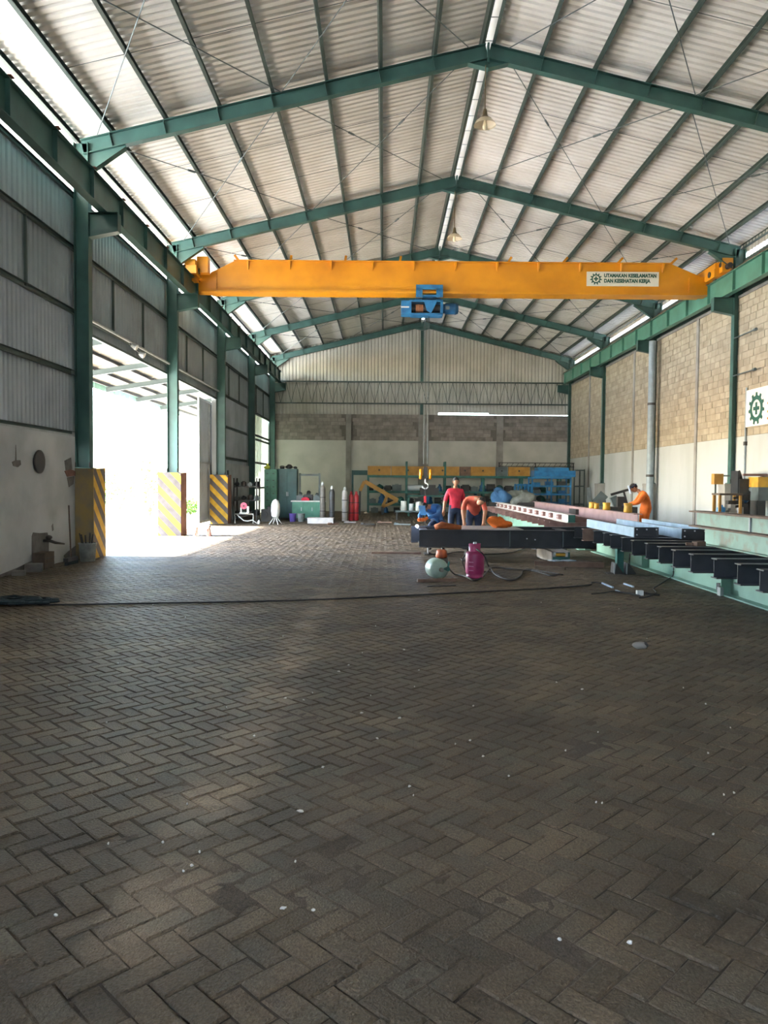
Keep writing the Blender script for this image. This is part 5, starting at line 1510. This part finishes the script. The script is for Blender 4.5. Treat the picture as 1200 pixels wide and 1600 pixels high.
p = at(458, 812, Z=0); mb = MB(); mb.tube([(0, 0, .1), (.03, 0, .5), (-.02, 0, .62)], .015, 6)
mb.cyl((0, 0, 0), (0, 0, .1), .06, n=10)
tag(mb.build('spray_gun', DARK, None, (p.x, p.y + .35, 0)), 'dark upright hose end behind the purple tub', 'hose end')
mb = MB(); mb.box((0, 0, .1), (1.0, .5, .2)); mb.box((0, 0, .21), (1.04, .54, .03))
p = at(501, 818, Z=0)
tag(mb.build('low_crate', WHITEP, None, (p.x, p.y + .2, 0)), 'low pale crate on the floor before the dark gas cylinder', 'crate')

# ================================================================== BACK RACK WITH STOCK
RY = 41.3
t = thing('storage_rack', 'long dark green storage rack along the back wall under the yellow beams', 'rack', (4.2, RY, 0))
for i in range(6):
    x = -5.05 + i * 2.05
    for y in (-.35, .35):
        mb = MB(); mb.b2(x - .05, x + .05, y - .05, y + .05, 0, 2.0 if i not in (1, 2) else 2.75); mb.build('upright', TEAL, t)
for z, nm in ((1.95, 'top_shelf'), (1.12, 'shelf'), (.45, 'shelf')):
    mb = MB(); mb.b2(-5.1, 5.3, -.42, .42, z - .06, z + .06); mb.build(nm, TEAL, t)
for px0, px1, m, lb in ((575, 611, OCHRE, 'first yellow brown beam on the rack counted from the left'), (612, 664, OCHRE, 'second yellow brown beam on the rack left of the hook'), (666, 718, OCHRE, 'third yellow brown beam on the rack right of the hook'),
                        (719, 735, RUSTP, 'short brown beam on the rack above the salmon shirt'), (736, 774, OCHRE, 'fifth yellow brown beam on the rack'), (776, 793, GREYSTEEL, 'grey beam on the rack between two yellow ones'), (795, 828, OCHRE, 'last yellow brown beam on the rack near the blue racks'), (830, 868, GREYSTEEL, 'grey beam at the right end of the rack')):
    a, b = at(px0, 742, Y=RY - .3), at(px1, 742, Y=RY - .3)
    t2 = thing('box_beam', lb, 'beam', (a.x, RY - .2, 2.012), group='beams on the back rack')
    mb = MB(); mb.b2(0, b.x - a.x, -.12, .12, 0, .48); mb.build('beam', m, t2)
    mb = MB(); mb.cyl(((b.x - a.x) * .5, -.121, .27), ((b.x - a.x) * .5, -.13, .27), .05, n=10); mb.build('hole', DARK, t2)
t2 = thing('dark_beam', 'dark green beam end left of the yellow beams on the rack', 'beam', (at(550, 742, Y=RY).x, RY + .1, 2.012))
mb = MB(); mb.b2(0, .85, -.12, .12, 0, .25); mb.build('beam', CABD, t2)
mb = MB(); mb.b2(.0, .1, -.08, .08, -2.012, 0); mb.build('leg', CABD, t2)
t2 = thing('truss_rail', 'thin dark lattice rail lying on top of the rack at right', 'rail', (at(780, 722, Y=RY).x, RY + .2, 2.012))
mb = MB(); mb.bar((0, 0, .52), (4.1, 0, .52), .05, .04); mb.bar((0, 0, .72), (4.1, 0, .72), .05, .04)
for i in range(14): mb.bar((.1 + i * .29, 0, .52), (.24 + i * .29, 0, .72), .02, .02)
for x in (.05, 2, 4.05): mb.bar((x, 0, 0), (x, 0, .74), .05, .05, up=(0, 1, 0))
mb.build('rail', DARK, t2)
# stock on the shelves
t2 = thing('steel_roll', 'silver metal roll on the rack left of the red shirt', 'roll', (at(637, 765, Y=RY).x, RY - .15, 1.18))
L_ = at(676, 765, Y=RY).x - at(637, 765, Y=RY).x
mb = MB(); mb.cyl((0, 0, .17), (L_, 0, .17), .16, n=18); mb.build('roll', SILVER, t2)
mb = MB(); mb.cyl((-.01, 0, .17), (L_ + .01, 0, .17), .06, n=12); mb.build('core', DARK, t2)
rr = random.Random(31)
NAMEB = [('motor', DARK), ('steel_box', GREYSTEEL), ('casting', TEAL), ('pump', BLUED), ('gear_case', DARK)]
shelfc = {}
for z, xs in ((1.18, [x for x in np.arange(-.7, 8.6, .46) if not (1.0 < x < 2.9)]), (.51, list(np.arange(-.6, 8.6, .5))), (0, list(np.arange(-.5, 8.4, .6)))):
    for j, x in enumerate(xs):
        s = rr.uniform(.34, .56) if z else rr.uniform(.34, .4); k = (j * 2 + (z < 1)) % 5; nm, m = NAMEB[k]
        mb = MB()
        if k == 0: mb.cyl((-s * .5, 0, s * .42), (s * .4, 0, s * .42), s * .4, n=12); mb.box((0, 0, s * .04), (s * .8, s * .7, s * .08)); mb.cyl((s * .4, 0, s * .42), (s * .62, 0, s * .42), s * .08, n=8)
        elif k == 1: mb.box((0, 0, s * .3), (s, s * .8, s * .6)); mb.box((0, 0, s * .63), (s * 1.05, s * .85, s * .06)); mb.bar((-s * .2, 0, s * .72), (s * .2, 0, s * .72), .03)
        elif k == 2: mb.blob((0, 0, s * .45), (s * .5, s * .45, s * .45), j, .2)
        elif k == 3: mb.lathe([(s * .4, 0), (s * .42, .05), (s * .3, s * .4), (s * .36, s * .5), (s * .15, s * .8), (s * .15, s)], n=14)
        else: mb.box((0, 0, s * .35), (s * .7, s * .7, s * .7)); mb.cyl((-s * .5, 0, s * .35), (s * .5, 0, s * .35), s * .22, n=12)
        tag(mb.build(nm, m, None, (float(x), RY - .12, z)), '%s %s from the left on the %s level of the back rack' % (ORD[j + 1], nm.replace('_', ' '), 'upper' if z > 1 else ('lower' if z else 'floor')), nm.replace('_', ' '), 'stock on the back rack')
# ochre jib arm leaning before the rack
t = thing('jib_arm', 'yellow brown steel bracket arm leaning in front of the back rack', 'bracket arm', (0, 38.5, 0))
P = [at(x, y, Y=38.5) for x, y in ((563, 767), (570, 752), (588, 762), (606, 773), (622, 782), (598, 792))]
P = [Vector((p.x, 0, max(p.z, .05))) for p in P]
mb = MB(); mb.bar(P[0], P[1], .16, .16, up=(0, 1, 0)); mb.bar(P[1], P[4], .2, .18, up=(0, 1, 0)); mb.build('arm', OCHRE, t)
mb = MB(); mb.bar(P[3], P[5], .14, .14, up=(0, 1, 0)); mb.bar(P[5], P[4], .14, .14, up=(0, 1, 0)); mb.build('bracket', OCHRE, t)
mb = MB(); mb.bar((P[5].x, 0, P[5].z), (P[5].x, 0, 0), .14, .14, up=(0, 1, 0)); mb.bar((P[0].x, 0, P[0].z), (P[0].x - .02, 0, 0), .1, .1, up=(0, 1, 0)); mb.build('leg', DARK, t)
# low bench with rolls
p = at(640, 812, Y=33.5)
t = thing('low_bench', 'low dark bench with pale rolls in front of the back rack', 'bench', (p.x, 33.5, 0))
mb = MB(); mb.b2(-.62, .62, -.3, .3, .34, .4); mb.build('top', GREYSTEEL, t)
for x in (-.55, .55):
    for y in (-.25, .25):
        mb = MB(); mb.b2(x - .03, x + .03, y - .03, y + .03, 0, .34); mb.build('leg', DARK, t)
for i, (dx, r, h, m) in enumerate(((-.25, .13, .42, WHITE), (.08, .1, .3, SILVER), (.4, .13, .4, WHITE))):
    mb = MB(); mb.lathe([(r, 0), (r, h - .02), (r * .9, h), (r * .3, h), (r * .3, h - .1)], n=16)
    tag(mb.build('paper_roll', m, None, (p.x + dx, 33.5, .4)), ['left pale roll on the low dark bench', 'middle silver roll on the low dark bench', 'right pale roll on the low dark bench'][i], 'roll', 'rolls on the low bench')
mb = MB()
for i in range(9): mb.bar((i * .25, 0, .03), (i * .25 + .3, .2, .03), .05, .05)
p = at(500, 822, Z=0)
for i in range(5):
    pp = at(512 + i * 26, 820 - (i % 2) * 3, Z=0); mb = MB(); mb.bar((0, 0, .025), (.4 + .06 * i, .25 - .1 * i, .025), .07, .05); mb.box((.1, .05, .065), (.16, .1, .03), (0, 0, .5 * i))
    tag(mb.build('scrap_piece', [RUSTP, WHITEP, DARK, RUSTP, GREYSTEEL][i], None, (pp.x, pp.y, 0)), '%s piece of scrap on the floor before the gas cylinders, counted from the left' % ORD[i + 1], 'scrap', 'scrap before the gas cylinders')
# green steel tables between low bench and blue racks
t = thing('work_table', 'teal steel work table behind the red shirt person', 'table', (3.0, 37.5, 0))
mb = MB(); mb.b2(-1.9, 1.6, -.5, .5, .95, 1.02); mb.build('top', TEAL, t)
for x in (-1.8, 1.5):
    for y in (-.42, .42):
        mb = MB(); mb.b2(x - .04, x + .04, y - .04, y + .04, 0, .95); mb.build('leg', TEAL, t)
mb = MB(); mb.bar((-1.8, -.45, .5), (1.5, -.45, .5), .05, .08); mb.build('rail', TEAL, t)
mb = MB(); mb.b2(-.45, .45, -.3, .3, 0, .35); mb.b2(-.3, .3, -.2, .2, .35, .5); mb.cyl((-.3, -.31, .2), (-.3, -.34, .2), .1, n=12)
tag(mb.build('welding_machine', DARK, None, (2.2, 37.4, 1.02)), 'dark welding machine on the teal work table', 'machine')
# tarp covered heap
p = at(790, 780, Y=35.5)
t = thing('covered_pile', 'pile under grey and blue tarpaulin left of the blue racks', 'covered pile', (p.x + .2, 35.5, 0))
mb = MB(); mb.b2(-1.0, 1.2, -.5, .5, 0, .75); mb.build('crate', DARK, t)
mb = MB(); mb.blob((.5, 0, .86), (.7, .5, .36), 3, .3, 22, 12); mb.build('grey_tarp', TARP, t)
mb = MB(); mb.blob((-.4, -.1, .88), (.42, .4, .42), 5, .34, 20, 12, rot=(0, -.6, 0)); mb.build('blue_tarp', TARPB, t)
# blue racks
for (px0, px1, Yd, zt, lb, rails) in ((832, 892, 37.2, 1.95, 'large blue steel cage rack with shelves by the right rear corner', 5), (810, 830, 38.9, 1.6, 'narrow blue cage rack left of the large blue one', 4)):
    a, b = at(px0, 760, Y=Yd), at(px1, 760, Y=Yd)
    t = thing('cage_rack', lb, 'rack', (a.x, Yd, 0)); w = b.x - a.x
    for x in (0, w / 2, w):
        for y in (0, .9):
            mb = MB(); mb.b2(x - .035, x + .035, y - .035, y + .035, 0, zt); mb.build('upright', BLUE, t)
    for i in range(rails):
        z = .3 + i * (zt - .35) / (rails - 1)
        mb = MB(); mb.b2(0, w, -.03, .03, z - .035, z + .035); mb.b2(0, w, .87, .93, z - .035, z + .035); mb.build('rail', BLUE, t)
        mb = MB(); mb.b2(0, w, .03, .87, z - .045, z - .025); mb.build('shelf', BLUED, t)
    rr = random.Random(int(px0))
    if w > 1:
        mb = MB(); mb.b2(.1, w + .25, .05, .85, zt + .001, zt + .3); mb.b2(.25, w - .1, -.05, .8, zt + .3, zt + .45); mb.build('top_tray', BLUE, t)
    for i in range(rails - 1):
        z = .3 + i * (zt - .35) / (rails - 1) - .024
        for j in range(max(1, int(w / .6))):
            s = rr.uniform(.2, .3); mb = MB(); mb.box((0, 0, s * .4), (s * 1.3, s, s * .8)); mb.box((0, -.01, s * .84), (s * 1.35, s * 1.04, s * .08))
            tag(mb.build('parts_bin', [BLUED, DARK, GREYSTEEL, BLUE][(i + j) % 4], None, (a.x + .3 + j * .6, Yd + .4, z)),
                'parts bin %s from the left on level %s of the %s blue cage rack' % (ORD[j + 1], ['one', 'two', 'three', 'four'][i], 'large' if w > 1 else 'narrow'), 'bin', 'bins in the blue racks')
t = thing('scaffold_frame', 'thin grey scaffold frame against the right wall beside the blue racks', 'frame', (10.05, 38.6, 0))
for y in (0, .9):
    mb = MB(); mb.b2(-.03, .03, y - .03, y + .03, 0, 2.35); mb.build('upright', GREYSTEEL, t)
for z in (.6, 1.5, 2.3):
    mb = MB(); mb.b2(-.5, .03, -.03, .03, z - .03, z + .03); mb.b2(-.02, .02, 0, .9, z - .02, z + .02); mb.build('crossbar', GREYSTEEL, t)
mb = MB(); mb.b2(-.53, -.47, -.03, .03, 0, 2.3); mb.build('upright', GREYSTEEL, t)

# press / bending machine in front of the orange worker
p = at(965, 790, Y=22.6)
t = thing('cutting_machine', 'dark metal cutting machine with raised arm beside the orange worker', 'machine', (p.x, 22.6, 0))
mb = MB(); mb.b2(-.45, .5, -.3, .3, 0, .95); mb.build('base', DARK, t)
P = [at(x, y, Y=22.6) for x, y in ((958, 776), (966, 795), (955, 773), (986, 764), (975, 768), (981, 790))]
P = [Vector((q.x - p.x, 0, q.z)) for q in P]
mb = MB(); mb.bar(P[0], P[1], .2, .12, up=(0, 1, 0)); mb.build('blade_guard', GREYSTEEL, t)
mb = MB(); mb.bar(P[2], P[3], .07, .07, up=(0, 1, 0)); mb.bar(P[4], P[5], .05, .05, up=(0, 1, 0)); mb.build('arm', DARK, t)
mb = MB(); mb.b2(-.05, .2, -.2, .2, .95, 1.25); mb.build('motor', DARK, t)
p = at(940, 790, Y=24.5)
t = thing('metal_offcut', 'dark bent sheet metal standing behind the yellow pots', 'sheet metal', (p.x, 24.5, 0))
mb = MB(); mb.bar((-.3, 0, .0), (-.42, 0, 1.5), .12, .04, up=(0, 1, 0)); mb.bar((-.28, .02, .85), (.1, .02, 1.3), .3, .03, up=(0, 1, 0)); mb.bar((0, 0.02, 0), (0, .02, 1.1), .3, .05, up=(0, 1, 0)); mb.build('sheet', GREYSTEEL, t)

# ================================================================== DRILLING MACHINES AT THE RIGHT EDGE
MY = 20.2
def mp(x, y, Yd=MY): q = at(x, y, Y=Yd); return Vector((q.x, q.y, q.z))
b0 = mp(1140, 800); b0.z = 0
t = thing('machine_table', 'ochre tube frame table with drilling tools at the right edge', 'table', b0)
def lp(x, y, Yd=MY): q = mp(x, y, Yd) - b0; return q
zt = lp(1130, 772).z
mb = MB(); mb.b2(lp(1124, 770).x, lp(1160, 770).x, -.05, .45, zt - .03, zt + .02); mb.build('top', WOOD, t)
for x in (1126, 1158):
    mb = MB(); q = lp(x, 790); mb.b2(q.x - .03, q.x + .03, 0, .06, 0, zt - .03); mb.build('leg', OCHRE, t)
    mb = MB(); mb.b2(q.x - .03, q.x + .03, .36, .42, 0, zt - .03); mb.build('leg', OCHRE, t)
zs_ = .84
mb = MB(); mb.b2(lp(1124, 790).x, lp(1160, 790).x, 0, .42, zs_ - .03, zs_); mb.build('lower_shelf', OCHRE, t)
mb = MB(); mb.lathe([(.1, 0), (.11, .16), (.05, .2), (.05, .24)], n=14); q = mp(1132, 803)
tag(mb.build('blue_jerrycan', LBPL, None, (q.x, MY + .2, zs_)), 'bright blue plastic can on the ochre tube table', 'can')
t2 = thing('bench_vice', 'dark bench vice on the ochre tube table', 'vice', (mp(1149, 800).x, MY + .22, zs_))
mb = MB(); mb.b2(-.1, .1, -.12, .12, 0, .1); mb.b2(-.06, .06, -.1, .1, .1, .26); mb.build('base', CONC, t2)
mb = MB(); mb.b2(-.12, .3, -.08, .08, .26, .36); mb.bar((.05, 0, .42), (.45, -.05, .5), .06); mb.bar((.1, 0, .2), (.42, 0, .24), .07); mb.build('jaw', DARK, t2)
q = mp(1115, 748)
t2 = thing('switch_box', 'orange square box on a bracket beside the second right column', 'box', (q.x, 21.9, 0))
mb = MB(); zc = at(1115, 748.5, Y=21.9).z; xb = at(1121.5, 748.5, Y=21.9).x - q.x
mb.b2(xb - .13, xb + .13, -.1, .1, zc - .15, zc + .15); mb.build('box', OCHRE, t2)
mb = MB(); mb.bar((xb, .05, zc + .1), (10.05 - q.x, .5, zc + .1), .04, .04); mb.build('bracket_arm', GREYSTEEL, t2)
mb = MB(); mb.b2(xb - .02, xb + .02, .1, .14, 0, zc - .1); mb.build('pole', GREYSTEEL, t2)
q = mp(1172, 770)
t2 = thing('drill_press', 'black drilling machine behind the ochre table at the right edge', 'drill press', (at(1167, 755, Y=MY + .9).x, MY + .9, 0))
mb = MB(); mb.b2(-.22, .25, -.2, .3, 0, .12); mb.build('base', DARK, t2)
mb = MB(); mb.b2(-.06, .12, .0, .2, .12, 1.2); mb.build('column', DARK, t2)
mb = MB(); mb.b2(-.30, .26, -.25, .25, 1.2, 1.78); mb.build('head', DARK, t2)
mb = MB(); mb.lathe([(.09, 1.78), (.07, 1.86), (.03, 1.98), (.01, 2.02)], (-.2, 0, 0), 10); mb.build('motor_cap', DARK, t2)
mb = MB(); mb.b2(-.34, -.30, -.22, .2, 1.1, 2.0); mb.build('side_plate', BLACK, t2)
mb = MB(); mb.blob((-.12, -.1, 1.2), (.14, .12, .08), 4, .2); mb.build('blue_rag', BLUED, t2)
mb = MB(); mb.cyl((0, -.26, 1.5), (0, -.3, 1.5), .06, n=12); mb.build('dial', SILVER, t2)
q = mp(1192, 770)
t2 = thing('yellow_machine', 'yellow topped machine cut off by the right edge of the photo', 'machine', (q.x + .27, MY + .4, 0))
mb = MB(); mb.b2(-.32, .5, -.25, .3, 1.56, 1.83); mb.build('cover', YELD, t2)
mb = MB(); mb.b2(-.28, .48, -.2, .28, 1.2, 1.56); mb.build('body', GREYSTEEL, t2)
mb = MB(); mb.b2(-.3, -.08, -.2, .2, 0, 1.2); mb.build('stand', DARK, t2)
mb = MB(); mb.b2(.02, .09, -.26, -.2, .0, 1.2); mb.build('front_post', OCHRE, t2)
mb = MB(); mb.b2(.02, .07, -.27, -.24, 1.2, 1.6); mb.build('front_strip', GALV, t2)
mb = MB(); mb.b2(-.5, .5, .2, .26, 1.86, 1.92); mb.b2(-.02, .04, .2, .26, 1.8, 1.88); mb.build('rail', BROWNP, t2)
mb = MB(); mb.b2(-.5, 1.2, -.4, .4, 0, .05)
